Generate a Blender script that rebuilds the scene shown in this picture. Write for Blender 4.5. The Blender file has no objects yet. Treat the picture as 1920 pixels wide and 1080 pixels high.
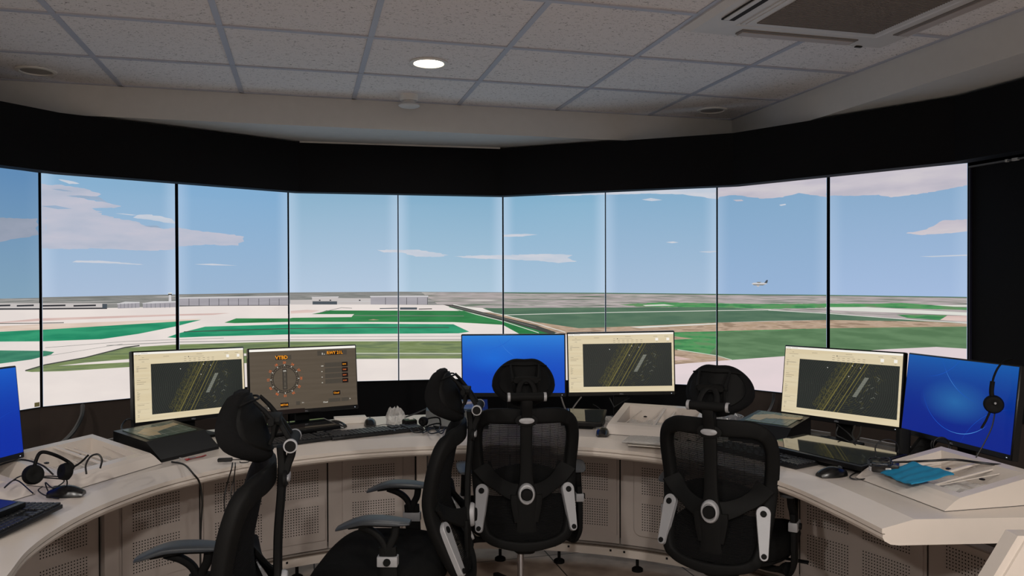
import bpy, bmesh, math, random
from mathutils import Matrix, Vector
random.seed(7)
SC = bpy.context.scene
COL = SC.collection
PI = math.pi
CAMZ = 1.45
FPX = 1479.0
PITCH = .0088
ROLL = .0029
C0 = (-.13, 2.24)          # centre the console and the screen wall curve around

# ------------------------------------------------------------------ helpers
def ray(u, v, z=None, y=None):
    a = (u-960)/FPX; b = (540-v)/FPX
    x = a*math.cos(ROLL)+b*math.sin(ROLL); zc = -a*math.sin(ROLL)+b*math.cos(ROLL)
    X, Y, Z = x, math.cos(PITCH)+zc*math.sin(PITCH), -math.sin(PITCH)+zc*math.cos(PITCH)
    t = (z-CAMZ)/Z if z is not None else y/Y
    return Vector((X*t, Y*t, CAMZ+Z*t))

def pol(ang, r):
    a = math.radians(ang)
    return (C0[0]+r*math.sin(a), C0[1]+r*math.cos(a))

def lin(c):
    o = []
    for v in c[:3]:
        v = v/255.0
        o.append(v/12.92 if v <= .04045 else ((v+.055)/1.055)**2.4)
    return (o[0], o[1], o[2], 1)

def new_mat(name):
    m = bpy.data.materials.new(name); m.use_nodes = True
    n = m.node_tree.nodes; l = m.node_tree.links
    return m, n, l, n['Principled BSDF']

def pbr(name, rgb, rough=.5, metal=0, bump=0, bscale=80, noise=0, nscale=20, spec=.5, coat=0, alpha=1, trans=0):
    m, n, l, b = new_mat(name)
    b.inputs['Base Color'].default_value = lin(rgb)
    b.inputs['Roughness'].default_value = rough
    b.inputs['Metallic'].default_value = metal
    b.inputs['Specular IOR Level'].default_value = spec
    b.inputs['Coat Weight'].default_value = coat
    b.inputs['Alpha'].default_value = alpha
    b.inputs['Transmission Weight'].default_value = trans
    tc = n.new('ShaderNodeTexCoord')
    nz = n.new('ShaderNodeTexNoise'); nz.inputs['Scale'].default_value = nscale; nz.inputs['Detail'].default_value = 5
    l.new(tc.outputs['Object'], nz.inputs['Vector'])
    mx = n.new('ShaderNodeMix'); mx.data_type = 'RGBA'
    c = lin(rgb); d = noise if noise else .04
    mx.inputs[6].default_value = tuple(v*(1-d) for v in c[:3])+(1,)
    mx.inputs[7].default_value = tuple(min(1, v*(1+d)) for v in c[:3])+(1,)
    l.new(nz.outputs['Fac'], mx.inputs[0]); l.new(mx.outputs[2], b.inputs['Base Color'])
    if bump:
        n2 = n.new('ShaderNodeTexNoise'); n2.inputs['Scale'].default_value = bscale; n2.inputs['Detail'].default_value = 4
        l.new(tc.outputs['Object'], n2.inputs['Vector'])
        bp = n.new('ShaderNodeBump'); bp.inputs['Strength'].default_value = bump; bp.inputs['Distance'].default_value = .004
        l.new(n2.outputs['Fac'], bp.inputs['Height']); l.new(bp.outputs['Normal'], b.inputs['Normal'])
    return m

def emi(name, rgb, s=1.0, rgb2=None, scale=(3, 60, 1), lo=.4, hi=.6):
    """light given off by a display; optional streaky second colour along the UV"""
    m, n, l, b = new_mat(name)
    b.inputs['Base Color'].default_value = (.004, .004, .004, 1)
    b.inputs['Roughness'].default_value = .35
    b.inputs['Specular IOR Level'].default_value = .25
    b.inputs['Emission Strength'].default_value = s
    b.inputs['Emission Color'].default_value = lin(rgb)
    uv = n.new('ShaderNodeUVMap')
    mp = n.new('ShaderNodeMapping'); mp.inputs['Scale'].default_value = scale
    nz = n.new('ShaderNodeTexNoise'); nz.inputs['Scale'].default_value = 1; nz.inputs['Detail'].default_value = 6
    l.new(uv.outputs[0], mp.inputs['Vector']); l.new(mp.outputs[0], nz.inputs['Vector'])
    rp = n.new('ShaderNodeValToRGB')
    rp.color_ramp.elements[0].position = lo; rp.color_ramp.elements[1].position = hi
    rp.color_ramp.elements[0].color = lin(rgb)
    r2 = rgb2 if rgb2 else tuple(v*.985 for v in rgb)
    if isinstance(r2, list):
        rp.color_ramp.elements[1].color = lin(r2[-1])
        for i, c in enumerate(r2[:-1]):
            e = rp.color_ramp.elements.new(lo+(hi-lo)*(i+1)/len(r2)); e.color = lin(c)
    else:
        rp.color_ramp.elements[1].color = lin(r2)
    l.new(nz.outputs['Fac'], rp.inputs[0]); l.new(rp.outputs[0], b.inputs['Emission Color'])
    return m

class MB:
    def __init__(s): s.v = []; s.f = []; s.m = []; s.sm = []; s.uv = {}
    def add(s, vs, fs, m=0, smooth=False, M=None, uv=None):
        o = len(s.v)
        for i, p in enumerate(vs):
            p = Vector(p)
            if M is not None: p = M @ p
            s.v.append(tuple(p))
            if uv: s.uv[o+i] = uv[i]
        for f in fs:
            s.f.append([o+i for i in f]); s.m.append(m); s.sm.append(smooth)
        return s
    def bm(s, b, m=0, smooth=False, M=None):
        b.verts.index_update()
        s.add([v.co.copy() for v in b.verts], [[v.index for v in f.verts] for f in b.faces], m, smooth, M); b.free(); return s
    def box(s, c, d, m=0, M=None, bev=0, seg=2):
        b = bmesh.new(); bmesh.ops.create_cube(b, size=1)
        for v in b.verts: v.co = Vector((v.co.x*d[0], v.co.y*d[1], v.co.z*d[2]))
        if bev: bmesh.ops.bevel(b, geom=b.edges[:], offset=bev, segments=seg, profile=.6, affect='EDGES')
        for v in b.verts: v.co += Vector(c)
        return s.bm(b, m, bool(bev), M)
    def loft(s, loops, m=0, smooth=True, closed=False, caps=True, M=None):
        n = len(loops[0]); vs = [p for lp in loops for p in lp]; fs = []
        k = len(loops)
        for i in range(k if closed else k-1):
            a = i*n; b = ((i+1) % k)*n
            for j in range(n):
                j2 = (j+1) % n; fs.append([a+j, a+j2, b+j2, b+j])
        if caps and not closed:
            fs.append(list(range(n))[::-1]); fs.append([(k-1)*n+j for j in range(n)])
        return s.add(vs, fs, m, smooth, M)
    def tube(s, pts, r, n=8, m=0, M=None, closed=False):
        pts = [Vector(p) for p in pts]; k = len(pts)
        rr = r if isinstance(r, (list, tuple)) else [r]*k
        loops = []; up = None
        for i, p in enumerate(pts):
            if closed: t = pts[(i+1) % k]-pts[i-1]
            else: t = pts[min(i+1, k-1)]-pts[max(i-1, 0)]
            if t.length < 1e-9: t = Vector((0, 0, 1))
            t.normalize()
            if up is None: up = Vector((0, 0, 1)) if abs(t.z) < .9 else Vector((1, 0, 0))
            up = (up-t*up.dot(t))
            if up.length < 1e-6: up = t.orthogonal()
            up.normalize(); w = t.cross(up)
            loops.append([p+(up*math.cos(2*PI*j/n)+w*math.sin(2*PI*j/n))*rr[i] for j in range(n)])
        return s.loft(loops, m, True, closed, True, M)
    def cyl(s, p0, p1, r0, r1=None, n=24, m=0, M=None, smooth=True):
        return s.tube([p0, p1], [r0, r1 if r1 is not None else r0], n, m, M)
    def lathe(s, prof, n=32, m=0, M=None, c=(0, 0, 0)):
        loops = [[(c[0]+r*math.cos(2*PI*j/n), c[1]+r*math.sin(2*PI*j/n), c[2]+z) for j in range(n)] for r, z in prof]
        return s.loft(loops, m, True, False, True, M)
    def bar(s, pts, w, t, nrm, m=0, M=None, closed=False, n=14, pw=.55):
        """flat rounded bar swept along pts; w width, t thickness (along nrm)"""
        pts = [Vector(p) for p in pts]; k = len(pts)
        ww = w if isinstance(w, (list, tuple)) else [w]*k
        tt = t if isinstance(t, (list, tuple)) else [t]*k
        loops = []
        for i, p in enumerate(pts):
            if closed: tg = pts[(i+1) % k]-pts[i-1]
            else: tg = pts[min(i+1, k-1)]-pts[max(i-1, 0)]
            tg.normalize(); N = Vector(nrm[i] if isinstance(nrm, list) else nrm)
            N = N-tg*N.dot(tg)
            if N.length < 1e-5: N = tg.orthogonal()
            N.normalize(); S = tg.cross(N); lp = []
            for j in range(n):
                a = 2*PI*j/n; ca, sa = math.cos(a), math.sin(a)
                lp.append(p+S*(ww[i]/2*math.copysign(abs(ca)**pw, ca))+N*(tt[i]/2*math.copysign(abs(sa)**pw, sa)))
            loops.append(lp)
        return s.loft(loops, m, True, closed, True, M)
    def prism(s, poly, z0, z1, m=0, M=None, smooth=False):
        n = len(poly)
        vs = [(x, y, z0) for x, y in poly]+[(x, y, z1) for x, y in poly]
        fs = [list(range(n))[::-1], [n+i for i in range(n)]]+[[i, (i+1) % n, n+(i+1) % n, n+i] for i in range(n)]
        return s.add(vs, fs, m, smooth, M)
    def text(s, txt, M, size=.02, m=0, bold=0, align='CENTER'):
        c = bpy.data.curves.new('t', 'FONT'); c.body = txt; c.size = size; c.align_x = align; c.align_y = 'CENTER'; c.offset = bold
        c.resolution_u = 2
        o = bpy.data.objects.new('t', c); COL.objects.link(o)
        dg = bpy.context.evaluated_depsgraph_get()
        me = bpy.data.meshes.new_from_object(o.evaluated_get(dg))
        s.add([v.co.copy() for v in me.vertices], [list(p.vertices) for p in me.polygons], m, False, M)
        bpy.data.objects.remove(o); bpy.data.meshes.remove(me); bpy.data.curves.remove(c)
        return s
    def build(s, name, mats, parent=None, loc=None, rot=None):
        me = bpy.data.meshes.new(name); me.from_pydata(s.v, [], s.f)
        if not isinstance(mats, (list, tuple)): mats = [mats]
        for x in mats: me.materials.append(x)
        me.polygons.foreach_set('material_index', s.m); me.polygons.foreach_set('use_smooth', s.sm)
        if s.uv:
            uvl = me.uv_layers.new(name='UVMap')
            for lp in me.loops: uvl.data[lp.index].uv = s.uv.get(lp.vertex_index, (0, 0))
        me.validate(); me.update()
        b = bmesh.new(); b.from_mesh(me)
        if not s.uv: bmesh.ops.recalc_face_normals(b, faces=b.faces[:])
        b.to_mesh(me); b.free()
        if any(s.sm):
            try: me.set_sharp_from_angle(angle=math.radians(42))
            except Exception: pass
        o = bpy.data.objects.new(name, me); COL.objects.link(o)
        if parent: o.parent = parent
        if loc is not None: o.location = loc
        if rot is not None: o.rotation_euler = rot
        return o

def tag(o, label=None, cat=None, group=None, kind=None):
    if label: o['label'] = label
    if cat: o['category'] = cat
    if group: o['group'] = group
    if kind: o['kind'] = kind
    return o

def empty(name, loc=(0, 0, 0), rot=(0, 0, 0), label=None, cat=None, group=None):
    o = bpy.data.objects.new(name, None); COL.objects.link(o); o.location = loc; o.rotation_euler = rot
    o.empty_display_size = .05
    return tag(o, label, cat, group)

def copy_tree(o, parent=None):
    c = o.copy(); COL.objects.link(c)
    if parent: c.parent = parent
    for ch in list(o.children): copy_tree(ch, c)
    return c

def smooth_path(pts, k=6, closed=False):
    pts = [Vector(p) for p in pts]; n = len(pts); out = []
    rng = n if closed else n-1
    for i in range(rng):
        p0 = pts[(i-1) % n] if (closed or i > 0) else pts[0]*2-pts[1]
        p1 = pts[i]; p2 = pts[(i+1) % n]
        p3 = pts[(i+2) % n] if (closed or i+2 < n) else pts[-1]*2-pts[-2]
        for j in range(k):
            t = j/k
            out.append(.5*((2*p1)+(p2-p0)*t+(2*p0-5*p1+4*p2-p3)*t*t+(3*p1-p0-3*p2+p3)*t**3))
    if not closed: out.append(pts[-1])
    return out

def interp(tab, x):
    if x <= tab[0][0]: return tab[0][1]
    for (a, b), (c, d) in zip(tab, tab[1:]):
        if x <= c:
            t = (x-a)/(c-a); t = t*t*(3-2*t) if False else t
            return b+(d-b)*t
    return tab[-1][1]

# ------------------------------------------------------------------ materials
m_ceil, n, l, b = new_mat('fissured_ceiling_tile')
tc = n.new('ShaderNodeTexCoord')
mp = n.new('ShaderNodeMapping'); mp.inputs['Scale'].default_value = (1, 1.8, 1); mp.inputs['Rotation'].default_value = (0, 0, .6)
l.new(tc.outputs['Object'], mp.inputs[0])
nz = n.new('ShaderNodeTexNoise'); nz.inputs['Scale'].default_value = 70; nz.inputs['Detail'].default_value = 3; nz.inputs['Distortion'].default_value = 1.2
l.new(mp.outputs[0], nz.inputs[0])
rp = n.new('ShaderNodeValToRGB'); rp.color_ramp.elements[0].position = .30; rp.color_ramp.elements[1].position = .40
rp.color_ramp.elements[0].color = lin((98, 97, 98)); rp.color_ramp.elements[1].color = lin((230, 227, 228))
l.new(nz.outputs['Fac'], rp.inputs[0]); l.new(rp.outputs[0], b.inputs['Base Color']); b.inputs['Roughness'].default_value = .95
bp = n.new('ShaderNodeBump'); bp.inputs['Strength'].default_value = .35; bp.inputs['Distance'].default_value = .003
l.new(nz.outputs['Fac'], bp.inputs['Height']); l.new(bp.outputs[0], b.inputs['Normal'])

m_tbar = pbr('ceiling_grid_metal', (176, 180, 194), .45)
m_plaster = pbr('painted_plaster', (203, 203, 202), .9, bump=.05, bscale=40)
m_wallgrey = pbr('back_wall_paint', (150, 144, 138), .9, bump=.05)
m_black = pbr('black_cladding', (9, 9, 12), .8, bump=.1, bscale=300, spec=.2)
m_brown = pbr('dark_brown_cladding', (66, 57, 52), .9, bump=.15, bscale=300, spec=.25)
m_white = pbr('white_console_laminate', (206, 196, 187), .28, spec=.45, noise=.02)
m_panel = pbr('grey_console_steel', (172, 162, 156), .5, spec=.4, noise=.03)
m_hole = pbr('perforation_dark', (14, 12, 12), .9)
m_seam = pbr('seam_shadow_gap', (30, 26, 24), .9)
m_plastic = pbr('black_chair_plastic', (13, 13, 13), .7, bump=.12, bscale=500, spec=.14)
m_fabric = pbr('black_mesh_fabric', (13, 13, 14), .9, bump=.5, bscale=700, spec=.15)
m_seat = pbr('black_seat_fabric', (15, 15, 15), .95, bump=.6, bscale=500, spec=.12)
m_pad = pbr('grey_black_armrest_rubber', (52, 56, 61), .42, bump=.1, bscale=400, spec=.45)
m_silver = pbr('satin_silver_plastic', (150, 150, 153), .55, metal=.25)
m_chrome = pbr('chrome_metal', (200, 200, 205), .15, metal=1)
m_bezel = pbr('monitor_black_plastic', (11, 11, 12), .35, spec=.4)
m_key = pbr('keyboard_key_black', (30, 31, 34), .45, spec=.5)
m_kbody = pbr('keyboard_black', (15, 15, 17), .5)
m_mouse = pbr('mouse_black_gloss', (14, 14, 15), .25, spec=.5)
m_cable = pbr('black_cable_rubber', (12, 12, 12), .5)
m_glass = pbr('dark_touch_glass', (14, 18, 20), .06, spec=.8, coat=.6)
m_glassblue = pbr('dusty_dark_touch_glass', (38, 42, 52), .18, spec=.6, coat=.3)
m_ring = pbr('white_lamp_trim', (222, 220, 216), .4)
m_plbag = pbr('clear_crumpled_plastic', (205, 202, 198), .22, alpha=.5, bump=.8, bscale=60)
m_foil = pbr('silver_foil_bag', (150, 150, 152), .3, metal=.6, bump=.9, bscale=70)
m_bubble = pbr('bubble_wrap', (196, 190, 184), .25, alpha=.85, bump=1, bscale=160)
m_blue = pbr('blue_cloth', (10, 118, 158), .75, bump=.4, bscale=60)
m_red = pbr('red_lanyard', (160, 24, 26), .6)
m_rail = pbr('grey_metal_rail', (112, 108, 104), .4, metal=.4)
m_acgrill = pbr('air_conditioner_grille', (122, 116, 112), .8, noise=.05)
m_acwhite = pbr('air_conditioner_plastic', (205, 202, 200), .45)
m_green = pbr('green_circuit_box', (58, 78, 58), .6)
m_paper = pbr('white_card', (222, 216, 208), .7)

m_floor, n, l, b = new_mat('beige_floor_tiles')
tc = n.new('ShaderNodeTexCoord'); sp = n.new('ShaderNodeSeparateXYZ'); l.new(tc.outputs['Object'], sp.inputs[0])
def mth(op, a, bb=None, val=None):
    q = n.new('ShaderNodeMath'); q.operation = op
    l.new(a, q.inputs[0])
    if bb is not None: l.new(bb, q.inputs[1])
    if val is not None: q.inputs[1].default_value = val
    return q.outputs[0]
ds = []
for ax in ('X', 'Y'):
    q = mth('DIVIDE', sp.outputs[ax], val=.6); q = mth('ROUND', q); q = mth('MULTIPLY', q, val=.6)
    q = mth('SUBTRACT', sp.outputs[ax], q); ds.append(mth('ABSOLUTE', q))
dm = mth('MINIMUM', ds[0], ds[1]); ln_ = mth('LESS_THAN', dm, val=.0035)
nz = n.new('ShaderNodeTexNoise'); nz.inputs['Scale'].default_value = 9; nz.inputs['Detail'].default_value = 8; l.new(tc.outputs['Object'], nz.inputs[0])
r1 = n.new('ShaderNodeValToRGB'); r1.color_ramp.elements[0].position = .35; r1.color_ramp.elements[1].position = .7
r1.color_ramp.elements[0].color = lin((150, 134, 122)); r1.color_ramp.elements[1].color = lin((178, 161, 148)); l.new(nz.outputs[0], r1.inputs[0])
mx = n.new('ShaderNodeMix'); mx.data_type = 'RGBA'; mx.inputs[7].default_value = lin((36, 30, 28))
l.new(ln_, mx.inputs[0]); l.new(r1.outputs[0], mx.inputs[6]); l.new(mx.outputs[2], b.inputs['Base Color']); b.inputs['Roughness'].default_value = .5

# ------------------------------------------------------------------ room shell
YAW = math.radians(14.8)
E_ = Vector((math.cos(YAW), math.sin(YAW), 0)); N_ = Vector((-math.sin(YAW), math.cos(YAW), 0))
CZ = CAMZ+1.031            # tiled ceiling
SZ = CAMZ+.865             # underside of the lowered edge
CC = Vector((1.411, 5.062, 0))     # inner corner of the lowered edge
fo = MB(); fo.add([(-5, -8, 0), (5, -8, 0), (5, 3, 0), (-5, 3, 0)], [[0, 1, 2, 3]])
tag(fo.build('floor', m_floor, loc=(.19, 4.155, 0), rot=(0, 0, YAW)), kind='structure')
# ceiling: tiles with grid bars, in grid-aligned coordinates
G0 = ray(175, 105, z=CZ)
cm = MB()
RM = Matrix.Translation((G0.x, G0.y, 0)) @ Matrix.Rotation(YAW, 4, 'Z')
def g2(v): d = Vector((v[0], v[1], 0))-Vector((G0.x, G0.y, 0)); return d.dot(E_), d.dot(N_)
cx, cy = g2(CC)
cm.add([(-3, -8, CZ), (cx, -8, CZ), (cx, cy, CZ), (-3, cy, CZ)], [[0, 3, 2, 1]], 0)
cm.add([(-3, -8, CZ+.1), (cx, -8, CZ+.1), (cx, cy, CZ+.1), (-3, cy, CZ+.1)], [[0, 1, 2, 3]], 0)
S = .6
for i in range(-4, 8):
    x = i*S
    if x < cx-.03: cm.box((x, (cy-8)/2, CZ-.002), (.024, cy+8, .006), 1)
for j in range(-12, 3):
    y = j*S
    if y < cy-.02: cm.box(((cx-3)/2, y, CZ-.0025), (cx+3, .024, .007), 1)
cm.box(((cx-3)/2, cy-.008, CZ-.002), (cx+3, .016, .006), 1)
cm.box((cx-.008, (cy-8)/2, CZ-.002), (.016, cy+8, .006), 1)
ce = cm.build('ceiling', [m_ceil, m_tbar]); ce.location = RM.to_translation(); ce.rotation_euler = (0, 0, YAW); tag(ce, kind='structure')
# lowered plaster edge: face + underside as one closed body each
lw = MB()
lw.box(((cx-3)/2+.6, cy+1.0, (CZ+.1+SZ)/2), (cx+3+1.2, 2.0, CZ+.1-SZ), 0)
o = lw.build('trim_1', m_plaster); o.location = RM.to_translation(); o.rotation_euler = (0, 0, YAW); tag(o, kind='structure')
rw = MB()
rw.box((cx+.9, (cy-8)/2, (CZ+.1+SZ)/2), (1.8, cy+8, CZ+.1-SZ), 0)
o = rw.build('trim_2', m_plaster); o.location = RM.to_translation(); o.rotation_euler = (0, 0, YAW); tag(o, kind='structure')

# facets of the screen wall: corner points of the display faces in plan
def dv(h): a = math.radians(h); return Vector((math.cos(a), math.sin(a)))
PW = .687
Q = {}
Q[3] = Vector((-1.4128, 4.9914))                 # between screen 3 and 4
Q[2] = Q[3]-PW*dv(42.41); Q[1] = Q[2]-PW*dv(42.41); Q[0] = Q[1]-PW*dv(69)
Q[4] = Q[3]+PW*dv(9.89); Q[5] = Q[4]+PW*dv(9.89)
Q[6] = Q[5]+PW*dv(-18.21); Q[7] = Q[6]+PW*dv(-18.21)
Q[8] = Q[7]+PW*dv(-45.95); Q[9] = Q[8]+PW*dv(-45.95)
Q[10] = Q[9]+1.5*dv(-74)
Qm = Q[0]-1.6*dv(80)
ZB = CAMZ-.644; ZH = 1.21
def facet_wall(name, pts, z0, z1, off, mat, thick=.12):
    o2 = MB(); ps = [Vector((p[0], p[1])) for p in pts]; ns = []
    for i in range(len(ps)):
        a = ps[max(i-1, 0)]; c = ps[min(i+1, len(ps)-1)]; t = (c-a).normalized(); ns.append(Vector((-t.y, t.x)))
    lo = [p+nn*off for p, nn in zip(ps, ns)]; hi = [p+nn*(off+thick) for p, nn in zip(ps, ns)]
    k = len(ps)
    vs = [(p.x, p.y, z0) for p in lo]+[(p.x, p.y, z1) for p in lo]+[(p.x, p.y, z0) for p in hi]+[(p.x, p.y, z1) for p in hi]
    fs = []
    for i in range(k-1):
        fs += [[i, i+1, k+i+1, k+i], [2*k+i, 3*k+i, 3*k+i+1, 2*k+i+1], [k+i, k+i+1, 3*k+i+1, 3*k+i], [i, 2*k+i, 2*k+i+1, i+1]]
    fs += [[0, k, 3*k, 2*k], [k-1, 2*k+k-1, 3*k+k-1, k+k-1]]
    o2.add(vs, fs)
    return tag(o2.build(name, mat), kind='structure')
facet_wall('wall_left', [Qm, Q[0], Q[1], Q[2], Q[3]], 0, ZB-.004, .02, m_brown)
facet_wall('wall_front', [Q[3], Q[5], Q[7]], 0, ZB-.004, .02, m_black)
facet_wall('wall_right', [Q[7], Q[8], Q[9], Q[10]], 0, ZB-.004, .02, m_brown)
facet_wall('wall_back_of_screens', [Qm, Q[0], Q[1], Q[2], Q[3], Q[5], Q[7], Q[9], Q[10]], 0, SZ, .16, m_black, .08)
# header: black fascia above the screens
hp = [ray(0, 190, z=CAMZ+.85), ray(112, 212, z=CAMZ+.85), ray(560, 268, z=CAMZ+.85), ray(940, 280, z=CAMZ+.85), ray(1375, 250, z=CAMZ+.85), ray(1790, 183, z=CAMZ+.85)]
hp = [Vector((p.x, p.y)) for p in hp]
h0 = hp[0]+(hp[0]-hp[1]).normalized()*1.6
h9 = hp[5]+dv(-72)*1.6
HZ = CAMZ+.552
facet_wall('trim_3', [h0]+hp+[h9], HZ, CAMZ+.852, 0, m_black, .10)
# pale strip in place of light leaking between the fascia and the plaster
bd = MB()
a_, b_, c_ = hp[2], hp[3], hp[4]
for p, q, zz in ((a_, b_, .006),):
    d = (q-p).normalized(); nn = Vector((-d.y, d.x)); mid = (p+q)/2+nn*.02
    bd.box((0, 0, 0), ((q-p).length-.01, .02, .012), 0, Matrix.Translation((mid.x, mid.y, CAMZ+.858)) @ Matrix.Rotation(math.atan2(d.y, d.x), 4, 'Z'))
tag(bd.build('trim_light_leak', m_ring), kind='structure')
# enclosing walls out of the frame
def wallbox(name, p, q, z1, mat):
    p = Vector(p); q = Vector(q); d = q-p; w = MB()
    w.box((0, 0, z1/2), (d.length, .1, z1), 0, Matrix.Translation(((p.x+q.x)/2, (p.y+q.y)/2, 0)) @ Matrix.Rotation(math.atan2(d.y, d.x), 4, 'Z'))
    return tag(w.build(name, mat), kind='structure')
wallbox('wall_rear', (-3.3, -2.6), (4.0, -1.0), CZ+.05, m_wallgrey)
wallbox('wall_side_left', (-3.05, 2.2), (-3.3, -2.65), CZ+.05, m_wallgrey)
wallbox('wall_side_right', (2.72, 2.3), (3.6, -1.2), SZ+.05, m_wallgrey)

# ------------------------------------------------------------------ display wall
PCORN = {}
def cam_px(p):
    x, y, z = p[0], p[1], p[2]-CAMZ
    yc = y*math.cos(PITCH)-z*math.sin(PITCH); zc = y*math.sin(PITCH)+z*math.cos(PITCH)
    xr = x*math.cos(ROLL)-zc*math.sin(ROLL); zr = x*math.sin(ROLL)+zc*math.cos(ROLL)
    return (960+FPX*xr/yc, 540-FPX*zr/yc)

def clip_poly(poly, quad):
    """Sutherland-Hodgman against a convex quad"""
    ar = sum(quad[i][0]*quad[(i+1) % 4][1]-quad[(i+1) % 4][0]*quad[i][1] for i in range(4))
    sg = 1 if ar > 0 else -1
    out = poly
    for i in range(4):
        a = quad[i]; b2 = quad[(i+1) % 4]; inp = out; out = []
        if not inp: return []
        def side(p): return sg*((b2[0]-a[0])*(p[1]-a[1])-(b2[1]-a[1])*(p[0]-a[0]))
        for j in range(len(inp)):
            p = inp[j-1]; q = inp[j]; sp_, sq = side(p), side(q)
            if (sp_ >= 0) != (sq >= 0):
                t = sp_/(sp_-sq); out.append((p[0]+(q[0]-p[0])*t, p[1]+(q[1]-p[1])*t))
            if sq >= 0: out.append(q)
    return out

def C6(l_): return [(60+x/3.84, 325+y/3.84) for x, y in l_]
def C2(l_): return [(500+x/3, 140+y/3) for x, y in l_]
def C3(l_): return [(1280+x/3, 140+y/3) for x, y in l_]
def jag(poly, amp=1.2, step=6):
    """ragged outline: subdivide and displace the picture outline"""
    out = []; n_ = len(poly)
    for i in range(n_):
        a = poly[i]; b2 = poly[(i+1) % n_]; L = math.hypot(b2[0]-a[0], b2[1]-a[1]); k = max(1, int(L/step))
        for j in range(k):
            t = j/k; f_ = 0 if j == 0 else 1
            out.append((a[0]+(b2[0]-a[0])*t+random.uniform(-7, 7)*amp*f_, a[1]+(b2[1]-a[1])*t+random.uniform(-1.1, 1.1)*amp*f_))
    return out

SM = []   # picture materials
def pm(*a, **k):
    SM.append(emi('picture_'+a[0], *a[1:], **k)); return len(SM)-1
c_white = pm('apron', (232, 222, 216), rgb2=(226, 216, 211), scale=(2, 8, 1))
c_pink = pm('apron_right', (226, 210, 212), rgb2=(220, 206, 208), scale=(2, 8, 1))
c_far = pm('far_suburb', (98, 104, 100), rgb2=[(150, 148, 146), (112, 116, 112), (200, 194, 192)], scale=(1.8, 260, 1), lo=.36, hi=.66)
c_farR = pm('far_farmland', (92, 112, 92), rgb2=[(156, 148, 148), (190, 178, 178), (120, 128, 116), (214, 206, 202)], scale=(1.8, 200, 1), lo=.36, hi=.68)
c_fieldA = pm('grey_green_field', (78, 108, 88), rgb2=(90, 118, 96), scale=(3, 40, 1))
c_tan = pm('bare_soil', (150, 128, 108), rgb2=[(188, 164, 144), (170, 146, 122)], scale=(5, 90, 1))
c_fieldB = pm('near_green_field', (86, 118, 84), rgb2=(102, 134, 98), scale=(3, 40, 1))
c_fieldC = pm('bright_green_field', (64, 126, 80), rgb2=[(82, 150, 92), (100, 138, 96)], scale=(5, 60, 1))
c_teal = pm('teal_grass', (34, 134, 98), rgb2=(52, 152, 112), scale=(3, 40, 1))
c_tealdim = pm('teal_grass_dim', (52, 118, 94), rgb2=(66, 134, 106), scale=(3, 40, 1))
c_green = pm('dark_green_grass', (42, 116, 66), rgb2=(52, 130, 76), scale=(3, 50, 1))
c_olive = pm('olive_grass', (112, 128, 82), rgb2=[(128, 142, 98), (104, 120, 86)], scale=(2.5, 60, 1))
c_rose = pm('rose_soil', (205, 176, 170), rgb2=(220, 196, 188), scale=(2, 50, 1))
c_tanL = pm('sand_soil', (212, 190, 174), rgb2=(224, 206, 192), scale=(2, 50, 1))
c_dark = pm('dark_road', (70, 72, 68))
c_line = pm('grey_line', (128, 128, 124))
c_pale = pm('pale_line', (220, 220, 212))
c_cloud = pm('cloud', (174, 182, 200), rgb2=[(184, 188, 204), (192, 192, 206)], scale=(2.2, 14, 1), lo=.35, hi=.65)
c_cloudb = pm('bright_cloud', (190, 200, 214), rgb2=(202, 206, 216), scale=(3, 20, 1))
c_cloudR = pm('pink_cloud', (186, 182, 194), rgb2=[(196, 190, 200), (204, 198, 204)], scale=(2, 16, 1), lo=.35, hi=.65)
c_cloudD = pm('dim_cloud', (142, 152, 170), rgb2=(150, 158, 176), scale=(3, 16, 1))
c_shade = pm('blue_grey_cloud', (146, 166, 190), rgb2=(152, 174, 200), scale=(3, 20, 1))
c_hang = pm('hangar_grey', (166, 162, 168), rgb2=(160, 156, 162))
c_roof = pm('hangar_roof', (206, 204, 206))
c_bldg = pm('pale_building', (196, 190, 188))
c_bdark = pm('building_dark', (42, 44, 50))
c_bmid = pm('building_slate', (74, 82, 90))

def strip(pts, w):
    up = [(x, y-w/2) for x, y in pts]; dn = [(x, y+w/2) for x, y in reversed(pts)]
    return up+dn
PIC = []   # (polygon in the photograph's frame, colour index)
def A(poly, c): PIC.append((poly, c))
# clouds
A(jag([(-230, 402), (0, 408), (72, 410), (74, 440), (40, 446), (0, 456), (-230, 470)], .8), c_cloudD)
A(jag(C6([(86, 76), (150, 85), (210, 80), (330, 100), (420, 120), (500, 150), (470, 165), (250, 160), (380, 180), (450, 195), (560, 215), (645, 238), (590, 250), (430, 248), (510, 275), (470, 280), (560, 310), (750, 345), (830, 380), (950, 400), (1060, 390), (1180, 410), (1300, 425), (1460, 440), (1530, 455), (1520, 470), (1530, 490), (1490, 520), (1400, 520), (1250, 512), (1130, 520), (1050, 525), (1020, 548), (850, 558), (750, 555), (650, 548), (520, 545), (430, 538), (330, 545), (86, 541), (86, 300)]), .8), c_cloud)
A(C6([(60, 73), (100, 78), (100, 541), (60, 540)]), c_cloud)
A(C6([(64, 235), (170, 230), (290, 255), (190, 258)]), c_shade)
A(jag(C6([(250, 162), (330, 158), (480, 168), (560, 214), (450, 192), (370, 178)]), .3), c_shade)
A(C6([(140, 112), (200, 112), (300, 130), (230, 128)]), c_shade)
A(jag(C6([(730, 318), (760, 300), (830, 295), (940, 310), (1010, 328), (1060, 365), (940, 350), (860, 335), (760, 325)]), .5), c_cloudb)
A(C6([(600, 288), (660, 290), (760, 300), (720, 302)]), c_cloudb)
A(jag(C6([(800, 378), (900, 376), (930, 390), (860, 388)]), .3), c_shade)
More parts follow.
